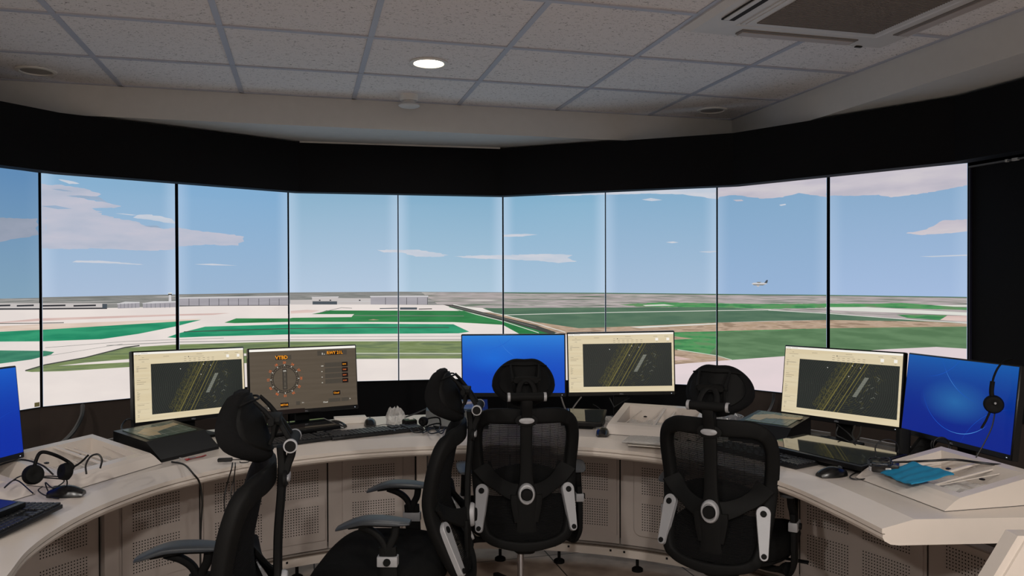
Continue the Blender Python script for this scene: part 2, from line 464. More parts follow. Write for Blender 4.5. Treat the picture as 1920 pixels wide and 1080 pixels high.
A(jag(C6([(190, 42), (260, 50), (345, 74), (270, 75)]), .4), c_cloudb)
A(jag(C6([(290, 640), (320, 628), (480, 628), (700, 646), (830, 660), (480, 645)]), .3), c_cloudb)
A(C6([(1170, 655), (1300, 650), (1480, 664), (1300, 662)]), c_cloudb)
A(jag(C2([(620, 985), (750, 985), (860, 985), (1025, 1015), (970, 1025), (840, 1024), (760, 1000), (660, 1000)]), .5), c_cloudb)
A(jag(C2([(1050, 1022), (1200, 1016), (1330, 1015), (1440, 1012), (1590, 1008), (1720, 1015), (1690, 1030), (1745, 1050), (1640, 1060), (1500, 1045), (1150, 1032)]), .5), c_cloudb)
A(jag(C2([(1330, 900), (1450, 895), (1525, 900), (1440, 910), (1330, 912)]), .3), c_cloudb)
A(jag([(960, 364), (1134, 355), (1346, 348), (1346, 373), (1325, 371), (1280, 364), (1210, 363), (1134, 365), (1050, 367)], .5), c_cloudb)
A(jag([(1203, 374), (1220, 371), (1242, 375), (1222, 377)], .2), c_cloudb)
A([(1248, 454), (1262, 452.5), (1272, 454.5), (1260, 456)], c_cloudb)
A(jag(C3([(190, 625), (815, 560), (815, 690), (760, 680), (650, 665), (560, 690), (430, 697), (330, 680), (260, 678), (190, 690)]), .6), c_cloudR)
A(jag(C3([(280, 704), (330, 702), (340, 710), (300, 712)]), .2), c_cloudR)
A(jag(C3([(540, 732), (575, 726), (580, 732), (550, 738)]), .2), c_cloudb)
A(jag(C3([(815, 555), (1640, 470), (1640, 612), (1450, 650), (1330, 670), (1170, 690), (1100, 675), (960, 682), (815, 680)]), .6), c_cloudR)
A(jag(C3([(1255, 892), (1370, 870), (1460, 820), (1630, 812), (1630, 880), (1450, 895), (1340, 902)]), .5), c_cloudR)
A(C3([(1330, 1022), (1620, 1011), (1620, 1018), (1400, 1026)]), c_cloudb)
A([(1310, 472), (1345, 470), (1345, 472), (1330, 474)], c_cloudb)
# ground
HOR = [(-230, 563), (0, 560), (75, 558.5), (330, 553), (540, 549.5), (746, 548), (942, 549), (1134, 550), (1345, 552), (1554, 554), (1830, 558)]
A(HOR+[(1830, 800), (-230, 800)], c_white)
A([(p[0], p[1]) for p in HOR[7:]]+[(1830, 800), (1100, 800)], c_pink)
A(HOR[:6]+[(850, 548.5), (850, 572), (540, 570), (330, 575), (75, 580), (-230, 584)], c_far)
A(strip(HOR[2:7], 2.0), c_line)
A([(790, 548), (942, 549), (1134, 550), (1345, 552), (1554, 554), (1830, 558), (1830, 612), (1554, 600), (1345, 580), (1134, 578), (942, 580), (870, 575), (820, 570)], c_farR)
A(strip(HOR[6:], 2.0), c_fieldA)
A(jag([(1160, 571), (1240, 567), (1345, 569), (1440, 570), (1600, 569), (1700, 573), (1560, 577), (1440, 579), (1345, 577), (1200, 575)], .4), c_fieldC)
A([(1205, 572), (1245, 570.5), (1265, 573), (1210, 574)], c_pale)
A([(1545, 576), (1620, 576), (1816, 586), (1816, 592), (1700, 587), (1560, 582)], c_pale)
A([(1705, 572), (1816, 572), (1816, 575), (1720, 575)], c_pale)
A([(1560, 572), (1690, 568), (1816, 577), (1816, 581), (1680, 578)], c_fieldC)
A([(1680, 590), (1776, 591), (1762, 600), (1700, 596)], c_fieldC)
A([(1776, 592), (1830, 592), (1830, 604), (1762, 600)], c_rose)
A([(905, 578), (1000, 577), (1345, 576), (1440, 581), (1554, 587), (1715, 600), (1830, 607), (1700, 603), (1554, 600), (1440, 602), (1340, 605), (1180, 612), (1085, 616), (1000, 604), (940, 591)], c_fieldA)
A(strip([(945, 590.5), (1134, 586), (1345, 582.5), (1445, 581)], 1.1), c_pale)
A(strip([(1440, 581.5), (1554, 588), (1715, 600), (1830, 607)], 1.2), c_pale)
A([(925, 586), (960, 594), (1000, 603), (1085, 615.5), (1180, 612), (1340, 605), (1554, 600), (1740, 603), (1830, 608), (1830, 613), (1554, 616), (1345, 621.5), (1268, 624), (1200, 628), (1060, 627), (1000, 618), (940, 601), (890, 585)], c_tan)
A([(1180, 613), (1345, 606), (1345, 608), (1200, 615)], c_pale)
A([(850, 573), (1010, 613), (1045, 627), (975, 627), (942, 609), (840, 576)], c_green)
A([(830, 571), (850, 571.5), (1005, 610), (1045, 624), (1030, 626), (990, 614), (850, 577)], c_dark)
A(strip([(850, 571), (942, 590), (1000, 605), (1060, 623)], 1.4), c_pale)
A(strip([(840, 576), (942, 602), (1010, 624)], 1.3), c_pale)
A(strip([(845, 573.6), (942, 596.5), (1005, 614)], .8), c_line)
A([(1220, 624), (1345, 621), (1554, 615.5), (1830, 612), (1830, 655), (1755, 650.5), (1660, 655), (1440, 670), (1370, 675), (1240, 656)], c_fieldB)
A(jag([(1220, 624), (1345, 621.5), (1345, 645), (1330, 664), (1365, 672), (1350, 674), (1220, 654)], .3), c_fieldC)
A([(1220, 630), (1266, 631), (1300, 635), (1260, 637), (1220, 636)], c_tan)
A([(1200, 650), (1267, 656), (1340, 667), (1371, 675), (1267, 683), (1200, 690)], c_tan)
A([(1220, 664), (1267, 668), (1300, 674), (1260, 676), (1220, 674)], c_rose)
A(strip([(1270, 655.5), (1345, 667), (1372, 675)], 1), c_pale)
A(strip([(1345, 622), (1440, 619.5), (1510, 617)], 1.2), c_fieldC)
# left airfield
A([(-230, 612), (0, 604), (75, 597), (330, 589), (432, 587), (400, 590.5), (330, 592), (75, 602), (-230, 618)], c_rose)
A([(-230, 622), (75, 608), (330, 599), (380, 597.5), (350, 603), (75, 619), (-230, 628)], c_tanL)
A(strip([(-230, 608), (75, 606), (120, 605)], 1.3), c_dark)
A([(-230, 627), (0, 622), (85, 618), (330, 603), (378, 599.5), (330, 612), (260, 626), (190, 636), (85, 640), (-230, 642)], c_teal)
A([(-230, 656), (0, 657), (85, 658), (102, 660), (96, 665), (60, 674), (0, 682), (-230, 690)], c_tealdim)
A([(48, 696), (80, 686), (160, 671), (235, 652), (330, 646), (543, 640), (864, 638.5), (960, 640), (960, 672), (673, 673), (460, 681), (246, 688), (120, 696), (60, 697.5)], c_olive)
A(strip([(48, 695), (85, 684), (160, 670.5), (235, 651.5), (262, 648)], 2.2), c_dark)
A([(110, 686), (160, 680), (246, 673), (420, 664), (560, 660), (560, 663), (420, 669), (246, 679)], c_white)
A(strip([(560, 662), (673, 662.5), (960, 663)], 1.2), c_pale)
A(strip([(560, 665.5), (960, 666)], 1.0), c_line)
A(strip([(200, 648), (280, 644), (330, 641.5), (540, 637.5), (960, 636.5)], 1.1), c_line)
A(strip([(330, 644), (540, 640), (960, 639)], .8), c_pale)
A(strip([(85, 652), (240, 640), (420, 634)], .7), c_line)
A(strip([(85, 668), (230, 645)], .6), c_line)
A([(314, 632.5), (335, 625), (385, 612.5), (545, 608), (700, 607), (850, 608), (880, 622), (860, 625), (545, 627), (385, 631), (330, 633.5)], c_teal)
A(strip([(345, 622), (545, 616), (700, 614), (842, 614)], 1.4), c_dark)
A([(421, 605), (443, 597), (543, 597), (600, 586), (612, 582), (870, 583), (942, 606), (942, 609), (905, 607), (850, 604), (545, 603.5), (440, 606)], c_green)
A([(540, 589), (664, 589), (659, 594.5), (540, 596)], c_white)
A(strip([(664, 591.5), (870, 592.5)], .9), c_line)
A([(545, 583), (575, 581), (600, 582), (585, 586), (545, 588)], c_rose)
A(strip([(600, 586), (640, 577), (660, 578)], .9), c_line)
A([(690, 600), (700, 598.5), (712, 600), (700, 600.5)], c_tan)
A(strip([(712, 578.5), (746, 578)], 1.6), c_bmid)
A([(750, 576.5), (782, 576.5), (782, 580.5), (750, 580.5)], c_bmid)
A(strip([(785, 579.5), (810, 579)], 1.6), c_dark)
A(strip([(545, 632), (864, 630.5)], .7), c_line)
# buildings
A([(-230, 570), (0, 568.5), (201, 568.5), (201, 577.5), (-230, 582)], c_bldg)
for a, b2 in ((-70, -30), (-20, 20), (32, 64), (79, 123), (138, 180)):
    A([(a, 572), (b2, 571), (b2, 574), (a, 575)], c_bdark)
A(strip([(-230, 580), (75, 579.2), (201, 578)], 2.6), c_bdark)
A([(192, 569.5), (201, 569.5), (201, 578), (192, 578)], c_bmid)
A([(221, 569), (262, 566.5), (262, 577), (221, 578.5)], c_hang)
A([(219, 569.5), (235, 565.5), (262, 566), (262, 568), (221, 570.5)], c_roof)
A([(268, 568), (330, 566), (330, 576), (268, 577.5)], c_hang)
A([(266, 569), (288, 565), (330, 564.5), (330, 567), (268, 569.5)], c_roof)
A([(317, 552), (321, 552), (321.5, 565), (316.5, 565)], c_roof)
A([(315.5, 549), (322.5, 549), (322.5, 552), (315.5, 552)], c_pale)
A([(315.5, 551), (322.5, 551), (322.5, 553), (315.5, 553)], c_bdark)
A([(333, 560), (541, 557), (541, 572.5), (333, 573.5)], c_hang)
A(strip([(333, 558.7), (541, 555.8)], 2.6), c_roof)
for x in (354, 373, 392, 410, 428, 447, 465, 485, 505, 523): A([(x, 560), (x+.8, 560), (x+.8, 573), (x, 573)], c_bdark)
for x in (226, 233, 240, 247, 254, 275, 283, 291, 300, 309, 318): A([(x, 569), (x+.6, 569), (x+.6, 577), (x, 577.5)], c_bmid)
A(strip([(333, 573.4), (541, 572.4)], .9), c_bdark)
A([(544, 562.5), (586, 562), (586, 571), (544, 571)], c_bldg)
A([(585, 557), (634, 556.5), (634, 571), (585, 571)], c_bldg)
A([(586, 565), (632, 565), (632, 571), (586, 571)], c_bmid)
A(strip([(584, 557), (635, 556.5)], 1.3), c_roof)
A([(634, 559), (695, 559), (695, 571), (634, 571)], c_bldg)
A(strip([(634, 565), (695, 565)], .8), c_roof)
A([(695, 556), (802, 556), (802, 571), (695, 571)], c_hang)
A(strip([(694, 556), (803, 555.5)], 2.2), c_roof)
for x in (722.5, 746, 762, 782.5, 801): A([(x, 558), (x+.8, 558), (x+.8, 571), (x, 571)], c_bdark)
for x in (598, 618, 673): A([(x, 562), (x+3, 562), (x+3, 564), (x, 564)], c_bdark)
# aeroplane
A([(1409, 532), (1413, 530), (1432, 530), (1439, 529.5), (1438, 532), (1430, 535), (1413, 534.5)], c_roof)
A([(1433, 530.5), (1437, 525), (1440, 525), (1438.5, 531)], c_bmid)
A([(1417, 533.5), (1426, 533), (1423, 537.5), (1420, 537.5)], c_bldg)
A([(1411, 533), (1436, 533.2), (1430, 535.2), (1413, 534.8)], c_line)
A([(1418, 528.6), (1428, 528.6), (1425, 530.5), (1421, 530.5)], c_line)
# yellow tag in the lower corner of the leftmost screen is a real sticker, built below

def sky_mat(i, top, bot, edge):
    m, n, l, b = new_mat('screen_sky_%d' % i)
    b.inputs['Base Color'].default_value = (.004, .004, .004, 1); b.inputs['Roughness'].default_value = .35
    b.inputs['Specular IOR Level'].default_value = .25; b.inputs['Emission Strength'].default_value = 1
    uv = n.new('ShaderNodeUVMap'); sp = n.new('ShaderNodeSeparateXYZ'); l.new(uv.outputs[0], sp.inputs[0])
    rp = n.new('ShaderNodeValToRGB'); rp.color_ramp.elements[0].color = lin(bot); rp.color_ramp.elements[1].color = lin(top)
    rp.color_ramp.elements[0].position = .48; rp.color_ramp.elements[1].position = .98
    l.new(sp.outputs['Y'], rp.inputs[0])
    # backlight brighter along the long edges of the panel
    w = n.new('ShaderNodeMath'); w.operation = 'FRACT'; l.new(sp.outputs['X'], w.inputs[0])
    s1 = n.new('ShaderNodeMath'); s1.operation = 'SUBTRACT'; l.new(w.outputs[0], s1.inputs[0]); s1.inputs[1].default_value = .5
    s2 = n.new('ShaderNodeMath'); s2.operation = 'ABSOLUTE'; l.new(s1.outputs[0], s2.inputs[0])
    mr = n.new('ShaderNodeMapRange'); mr.inputs['From Min'].default_value = .37; mr.inputs['From Max'].default_value = .5
    mr.inputs['To Max'].default_value = edge; mr.interpolation_type = 'SMOOTHSTEP'
    l.new(s2.outputs[0], mr.inputs['Value'])
    mx = n.new('ShaderNodeMix'); mx.data_type = 'RGBA'; mx.inputs[7].default_value = lin((208, 224, 244))
    l.new(mr.outputs[0], mx.inputs[0]); l.new(rp.outputs[0], mx.inputs[6]); l.new(mx.outputs[2], b.inputs['Emission Color'])
    return m
SKY = {1: ((96, 138, 180), (128, 160, 184), .03), 2: ((134, 174, 206), (168, 188, 214), .25), 3: ((130, 172, 208), (156, 182, 210), .22),
       4: ((140, 178, 204), (178, 198, 220), .28), 5: ((132, 174, 202), (170, 196, 216), .32), 6: ((132, 176, 204), (166, 192, 216), .32),
       7: ((132, 172, 202), (164, 188, 214), .26), 8: ((128, 166, 198), (150, 178, 212), .15), 9: ((132, 168, 200), (162, 186, 220), .15)}
LBL = {1: 'dim wall screen at the left picture edge with a yellow sticker in its corner',
       2: 'tall wall screen showing a large grey cloud over hangars and a small control tower',
       3: 'tall wall screen showing the tip of the big cloud above one long grey hangar',
       4: 'tall wall screen with plain blue sky over low buildings',
       5: 'tall wall screen showing the end of the big hangar and a dark diagonal road',
       6: 'tall wall screen behind the blue monitor with two thin clouds over a green field',
       7: 'tall wall screen with a bright strip of cloud along its top and brown soil below',
       8: 'tall wall screen on which a small aeroplane flies above the horizon',
       9: 'rightmost tall wall screen with a broad pink cloud across its top'}
for k in range(1, 10):
    a, b2 = Q[k-1], Q[k]
    d = (b2-a).normalized(); nn = Vector((-d.y, d.x))       # nn points away from the room
    gap = {(2): .006, 3: .006, 8: .006, 9: .006}.get(k, .003)
    g0 = .009 if k in (3, 9) else .0035
    g1 = .009 if k in (2, 8) else .0035
    if k == 2: g0 = .006
    if k == 1: g1 = .006
    W = PW-g0-g1
    ang = math.atan2(d.y, d.x)
    root = empty('wall_screen', (a.x+d.x*(g0+W/2), a.y+d.y*(g0+W/2), ZB), (0, 0, ang), LBL[k], 'screen', 'tall screens of the curved display wall')
    Mi = Matrix.Translation(root.location) @ Matrix.Rotation(ang, 4, 'Z'); MiI = Mi.inverted()
    bz = MB(); bz.box((0, .037, ZH/2), (W+.004, .06, ZH+.004), 0)
    bz.build('screen_housing', m_bezel, root)
    im = MB()
    # picture base
    u0 = k-1
    im.add([(-W/2, .006, .002), (W/2, .006, .002), (W/2, .006, ZH-.002), (-W/2, .006, ZH-.002)], [[0, 1, 2, 3]], 0, False, None,
           [(u0+.0, 0), (u0+.9999, 0), (u0+.9999, 1), (u0+.0, 1)])
    cor = [Mi @ Vector(p) for p in ((-W/2+.001, 0, .003), (W/2-.001, 0, .003), (W/2-.001, 0, ZH-.003), (-W/2+.001, 0, ZH-.003))]
    quad = [cam_px(p) for p in cor]
    P0 = Mi @ Vector((0, 0, 0)); NW = Mi.to_3x3() @ Vector((0, 1, 0)); CAMP = Vector((0, 0, CAMZ))
    for li, (poly, ci) in enumerate(PIC):
        cp = clip_poly(poly, quad)
        if len(cp) < 3: continue
        vs = []; uvs = []
        for (u, v) in cp:
            far = ray(u, v, y=3.0); dr = far-CAMP
            t = (P0-CAMP).dot(NW)/dr.dot(NW)
            q = MiI @ (CAMP+dr*t)
            vs.append((q.x, .0055-li*.00004, q.z)); uvs.append((u0+q.x/W+.5, q.z/ZH))
        im.add(vs, [list(range(len(vs)))], ci+1, False, None, uvs)
    # the dimmer leftmost display is seen at a steep angle
    mats = [sky_mat(k, *SKY[k])]+SM
    o = im.build('display_picture', mats, root)
    tri = o.modifiers.new('tri', 'TRIANGULATE'); tri.ngon_method = 'CLIP'
    if k == 1:
        st = MB(); st.box((W/2-.022, -.001, .018), (.028, .001, .022), 0)
        st.build('sticker', pbr('yellow_sticker', (150, 140, 90), .6), root)['label'] = 'small yellow sticker in the lower corner'

# black panel right of the screens with slit above
bp_ = empty('black_wall_panel', (0, 0, 0), (0, 0, 0), 'tall matt black panel right of the rightmost wall screen', 'panel')
d = dv(-74); nn = Vector((-d.y, d.x)); st = Q[9]+d*.012
pm_ = MB(); pm_.box((.72, .03, 1.398), (1.44, .05, 1.18), 0, Matrix.Translation((st.x, st.y, 0)) @ Matrix.Rotation(math.radians(-74), 4, 'Z'))
pm_.build('panel_board', m_black, bp_)
pe = MB(); pe.box((.004, -.001, 1.398), (.008, .012, 1.18), 0, Matrix.Translation((st.x, st.y, 0)) @ Matrix.Rotation(math.radians(-74), 4, 'Z'))
pe.build('edge_strip', pbr('dark_blue_edge', (24, 24, 44), .5), bp_)
rl = MB()
for i, (s0, ln, mm) in enumerate(((.0, .9, 0), (.20, .012, 1), (.235, .03, 1))):
    rl.box((s0+ln/2, -.004, 1.992), (ln, .012, .008 if mm == 0 else .012), mm, Matrix.Translation((st.x, st.y, 0)) @ Matrix.Rotation(math.radians(-74), 4, 'Z'))
rl.build('top_rail', [m_rail, m_ring], bp_)

# ------------------------------------------------------------------ ceiling fittings
def downlight(pt, lit, label, r=.072):
    root = empty('downlight', (pt.x, pt.y, CZ), (0, 0, 0), label, 'ceiling light', 'round recessed ceiling lights')
    rg = MB(); rg.lathe([(r+.018, -.001), (r+.018, -.006), (r+.010, -.010), (r, -.008), (r-.004, -.001)], 40); rg.build('trim_ring', m_ring, root)
    ls = MB(); ls.lathe([(r-.001, -.003), (r*.6, -.0045), (.001, -.005)], 40)
    ls.build('diffuser', m_lamp if lit else m_lampoff, root)
    return root
m_lamp, n, l, b = new_mat('lit_lamp_diffuser')
b.inputs['Emission Color'].default_value = lin((255, 238, 205)); b.inputs['Emission Strength'].default_value = 14
m_lampoff = pbr('unlit_lamp_diffuser', (150, 146, 142), .4)
p_on = ray(804, 119, z=CZ-.005)
downlight(p_on, True, 'round recessed ceiling light that is switched on')
downlight(ray(68, 132, z=CZ), False, 'unlit round ceiling light at the upper left of the picture')
downlight(ray(1335, 206, z=CZ), False, 'unlit round ceiling light by the inner corner of the lowered ceiling edge')
extra = [Vector((-1.35, -.9, CZ)), Vector((.15, -1.0, CZ)), Vector((1.65, -.6, CZ)), Vector((-.55, .75, CZ)), Vector((1.0, 1.15, CZ))]
for i, p in enumerate(extra):
    downlight(p, True, ['lit round ceiling light in the rear left of the room', 'lit round ceiling light in the middle at the rear of the room', 'lit round ceiling light in the rear right of the room', 'lit round ceiling light above the left chair', 'lit round ceiling light above the right end of the console'][i])
def lamp(p, e):
    L = bpy.data.lights.new('downlight_lamp', 'SPOT'); L.energy = e; L.color = (1, .95, .89); L.spot_size = math.radians(168); L.spot_blend = .35; L.shadow_soft_size = .07
    o = bpy.data.objects.new('downlight_lamp', L); COL.objects.link(o); o.location = (p.x, p.y, CZ-.03)
LE = 16
lamp(p_on, LE)
for p, e in zip(extra, (175, 190, 175, 14, 14)): lamp(p, e)

# smoke detector
p = ray(767, 178, z=CZ)
root = empty('smoke_detector', (p.x, p.y, CZ), (0, 0, 0), 'white smoke detector on the ceiling below the lit lamp', 'smoke detector')
q = MB(); q.lathe([(.050, 0), (.050, -.03), (.046, -.034), (.038, -.034)], 36); q.build('detector_base', m_ring, root)
q = MB(); q.lathe([(.034, -.033), (.034, -.045), (.054, -.052), (.060, -.060), (.052, -.066), (.012, -.068), (.001, -.068)], 36); q.build('sensor_head', m_acwhite, root)

# air conditioner cassette, aligned with the ceiling grid
def gl(u, v, z=CZ): pp = ray(u, v, z=z); return g2((pp.x, pp.y))
c1 = gl(1275, 51); c2 = gl(1652, 84); g1 = gl(1417, 42); g2b = gl(1633, 60)
ax0 = c1[0]; ax1 = c2[0]; ay1 = (c1[1]+c2[1])/2; AW = ax1-ax0; ay0 = ay1-AW
root = empty('air_conditioner', tuple(RM @ Vector(((ax0+ax1)/2, (ay0+ay1)/2, CZ))), (0, 0, YAW), 'white ceiling cassette air conditioner with square grille', 'air conditioner')
h = AW/2; gi0 = (g2b[0]-g1[0])/2; mg = h-gi0-.045
q = MB()
prof = [(h, 0), (h, -.012), (h-.03, -.026), (gi0+.06, -.03), (gi0+.045, -.026)]
loops = []
for r_, z_ in prof:
    loops.append([(sx*r_, sy*r_, z_) for sx, sy in ((-1, -1), (1, -1), (1, 1), (-1, 1))])
q.loft(loops, 0, False, False, False); q.build('panel_frame', m_acwhite, root)
gr = gi0+.045
gx = (g2b[0]-g1[0])
q = MB(); q.box((0, 0, -.024), (gr*2, gr*2, .012), 0); q.box((0, 0, -.031), (gr*2-.03, gr*2-.03, .004), 0)
q.build('grille_frame', m_acwhite, root)
q = MB(); gi = gi0
q.box((0, 0, -.034), (gi*2, gi*2, .003), 0)
for i in range(46):
    y_ = -gi+(i+.5)*2*gi/46; q.box((0, y_, -.0365), (gi*2, .005, .003), 0)
q.build('intake_grille', m_acgrill, root)
for k in range(4):
    R = Matrix.Rotation(k*PI/2, 4, 'Z'); q = MB(); yy = (h-.02+gi0+.05)/2
    q.box((0, yy, -.031), (AW*.56, .055, .004), 0, R)
    fl = q.build('outlet_slot', m_seam if k in (1,) else m_acgrill, root)
    q = MB(); q.box((0, yy+.012, -.034), (AW*.56-.02, .022 if k == 1 else .045, .004), 0, R @ Matrix.Rotation(0, 4, 'X'))
    q.build('louver', m_acwhite if k == 1 else pbr('louver_beige', (178, 168, 164), .5), root)
q = MB(); q.box((h*.52, h-.045, -.030), (.06, .012, .004), 0); q.box((h*.70, h-.035, -.030), (.03, .014, .004), 1)
q.build('indicator_strip', [m_ring, m_seam], root)

# ------------------------------------------------------------------ console worktop
EDGE = [(-1.10, 1.62), (-1.20, 1.80), (-1.262, 1.974), (-1.32, 2.15), (-1.348, 2.364), (-1.336, 2.59), (-1.27, 2.834), (-1.17, 3.01), (-1.042, 3.16), (-.84, 3.30), (-.646, 3.395), (-.396, 3.46), (-.10, 3.485), (.283, 3.445), (.47, 3.37), (.624, 3.277), (.83, 3.06), (.968, 2.824), (1.038, 2.536), (1.078, 2.296)]
eds = [Vector((x, y, 0)) for x, y in EDGE]
path = smooth_path(eds, 6)
ETAB = []
for p in path:
    ETAB.append((math.degrees(math.atan2(p.x-C0[0], p.y-C0[1])), math.hypot(p.x-C0[0], p.y-C0[1])))
ETAB.sort()
A0, A1 = ETAB[0][0], ETAB[-1][0]
RO = 1.93
def ro_(a):
    t = min(1, max(0, (abs(a)-34)/8)); return 1.93+.055*t*t*(3-2*t)
wt = MB(); loops = []; nseg = 180
for i in range(nseg+1):
    a = A0+(A1-A0)*i/nseg; r = interp(ETAB, a); RR = ro_(a)
    sec = [(r, .724), (r+.008, .7262), (r+.098, .75), (RR-.004, .75), (RR, .746), (RR, .676), (r+.050, .674), (r+.026, .677), (r+.008, .687), (r+.002, .697), (r+.002, .7055), (r+.009, .706), (r+.009, .7095), (r, .710)]
    loops.append([(*pol(a, rr), z) for rr, z in sec])
wt.loft(loops, 0, False)
wtop = empty('worktop', (0, 0, 0), (0, 0, 0), 'long curved white worktop sweeping round below the screens', 'desk')
wt.build('worktop_slab', m_white, wtop)
# rear rail on the worktop
for (a0, a1) in ((A0, -84), (-78.5, -47.5), (42.5, 51), (55, 67.5), (72, 82)):
    for ro, w_, z_ in ((1.955, .012, .765), (1.978, .012, .775)):
        rr_ = MB()
        lp = []
        for i in range(41):
            a = a0+(a1-a0)*i/40
            lp.append([(*pol(a, r2), z2) for r2, z2 in ((ro-w_/2, .7495), (ro+w_/2, .7495), (ro+w_/2, z_), (ro-w_/2, z_))])
        rr_.loft(lp, 0, False); rr_.build('rear_rail', m_rail, wtop)

# ------------------------------------------------------------------ console cabinets below the worktop
RP = 1.86
def arcbox(mb, a0, a1, r0, r1, z0, z1, m=0, n_=None):
    k = n_ or max(2, int(abs(a1-a0)/2)+1); lp = []
    for i in range(k+1):
        a = a0+(a1-a0)*i/k
        lp.append([(*pol(a, r0), z0), (*pol(a, r1), z0), (*pol(a, r1), z1), (*pol(a, r0), z1)])
    mb.loft(lp, m, False)
def holes(mb, a0, a1, z0, z1, r, m, chord=None):
    arc = math.radians(a1-a0)*r; nc = int(arc/.0132)+1; nr = int((z1-z0)/.0132)+1
    for i in range(nc):
        a = a0+(a1-a0)*(i+.5)/nc
        ca = math.radians(a); tx = Vector((math.cos(ca), -math.sin(ca), 0))
        for j in range(nr):
            z = z0+(z1-z0)*(j+.5)/nr
            rc = r if chord is None else r*math.cos(math.radians(chord[1]))/math.cos(math.radians(a-chord[0]))
            c = Vector((*pol(a, rc-.0008), z)); s_ = .0031
            vs = [c+tx*(s_*math.cos(PI/3*k))+Vector((0, 0, s_*math.sin(PI/3*k))) for k in range(6)]
            mb.add(vs, [list(range(6))], m)
def rounded_frame(mb, a0, a1, z0, z1, r, w, m):
    """raised rounded door edge"""
    R_ = .035; pts = []
    mid_ = (a0+a1)/2; hf_ = (a1-a0)/2
    def P_(da, z): return Vector((*pol(da, r*math.cos(math.radians(hf_))/math.cos(math.radians(da-mid_))), z))
    cen = [(a0, z0, 1, 1), (a1, z0, -1, 1), (a1, z1, -1, -1), (a0, z1, 1, -1)]
    dr = math.degrees(R_/r)
    seq = [(a0+dr, z0+R_, 180, 270), (a1-dr, z0+R_, 270, 360), (a1-dr, z1-R_, 0, 90), (a0+dr, z1-R_, 90, 180)]
    for ca, cz, t0, t1 in seq:
        for i in range(6):
            t = math.radians(t0+(t1-t0)*i/5); pts.append(P_(ca+dr*math.cos(t), cz+R_*math.sin(t)))
    return pts
HB = ((.385, .525), (.205, .345))
UN = [(-92, -76, 'flat', [(-86, -79)]), (-76, -57.6, 'flat', [(-74, -68), (-65.5, -59.3)]), (-55.2, -44, 'flat', [(-53.5, -46.9)]), (-44, -25.2, 'flat', [(-42.1, -35.1), (-33.1, -26.6)]),
      (-25.2, -11.5, 'round', [(-21.6, -14.8)]), (-9.6, 3.6, 'round', [(-6.0, .4)]), (3.6, 21.2, 'flat', [(6.0, 12.0), (13.2, 19.4)]),
      (21.2, 34.9, 'round', [(24.7, 31.4)]), (36.6, 48.6, 'flat', [(38.6, 46.6)]), (48.6, 66.4, 'flat', [(49.8, 55.9), (57.7, 64.4)]), (66.4, 86, 'low', [(69, 75.5), (77, 83.5)])]
UL = ['grey perforated cabinet at the far left end of the curved console', 'grey cabinet with perforated doors under the left keyboard, bottom left of the picture',
      'narrow grey cabinet with one column of perforations below the headset tray', 'wide grey cabinet with two columns of perforations behind the left chair',
      'grey cabinet with a round-cornered perforated door between the two left-facing chairs', 'grey cabinet with a round-cornered door mostly hidden behind the central chairs',
      'grey cabinet with perforated panels between the central chair and the right chair', 'grey cabinet with a round-cornered door directly left of the right chair',
      'grey perforated cabinet hidden behind the right chair', 'wide grey cabinet with perforated doors right of the right chair', 'low perforated grey cabinet at the right end below the blue cloth']
for (a0, a1, kind, blocks), lab in zip(UN, UL):
    ca = (a0+a1)/2
    root = empty('console_cabinet', (0, 0, 0), (0, 0, 0), lab, 'cabinet', 'perforated grey cabinets under the worktop')
    top = .672 if kind != 'low' else .50
    bd = MB(); arcbox(bd, a0+.12, a1-.12, RP, RO-.012, .12, top); bd.build('cabinet_body', m_panel, root)
    dd = MB()
    if kind == 'round':
        f0, f1 = a0+2.2, a1-2.0
        p1 = rounded_frame(dd, f0, f1, .175, .60, RP-.010, 0, 0); p0 = rounded_frame(dd, f0, f1, .175, .60, RP+.001, 0, 0)
        pi_ = rounded_frame(dd, f0+.14, f1-.14, .179, .596, RP-.013, 0, 0)
        dd.loft([p0, p1, pi_], 0, True, False, False)
        nn_ = len(pi_); dd.add(pi_, [list(range(nn_))], 0)
        r_h = RP-.0135
    else:
        arcbox(dd, a0+.45, a1-.45, RP-.009, RP+.001, .165, top-.004 if kind == 'low' else .668)
        r_h = RP-.009
    for h0_, h1_ in blocks:
        for z0, z1 in HB:
            if kind == 'low' and z1 > .49: z1 = .475
            # flat door faces are chords: keep the holes just in front of them
            holes(dd, h0_, h1_, z0, z1, r_h-.0015, 1, ((f0+f1)/2, (f1-f0)/2) if kind == 'round' else None)
    dd.build('perforated_door', [m_panel, m_hole], root)
    sm_ = MB(); arcbox(sm_, a1-.14, a1+.14, RP+.004, RP+.02, .15, top); sm_.build('door_gap', m_seam, root)
# pillars between cabinets
for a0, a1, lab in ((-57.3, -55.4, 'narrow grey upright between the two left cabinets'), (-11.35, -9.75, 'narrow white upright between the two round-cornered doors'), (35.15, 36.4, 'narrow grey upright behind the right chair')):
    q = MB(); arcbox(q, a0, a1, RP-.02, RO-.02, .121, .672); tag(q.build('console_upright', m_white if 'white' in lab else m_panel), lab, 'upright')
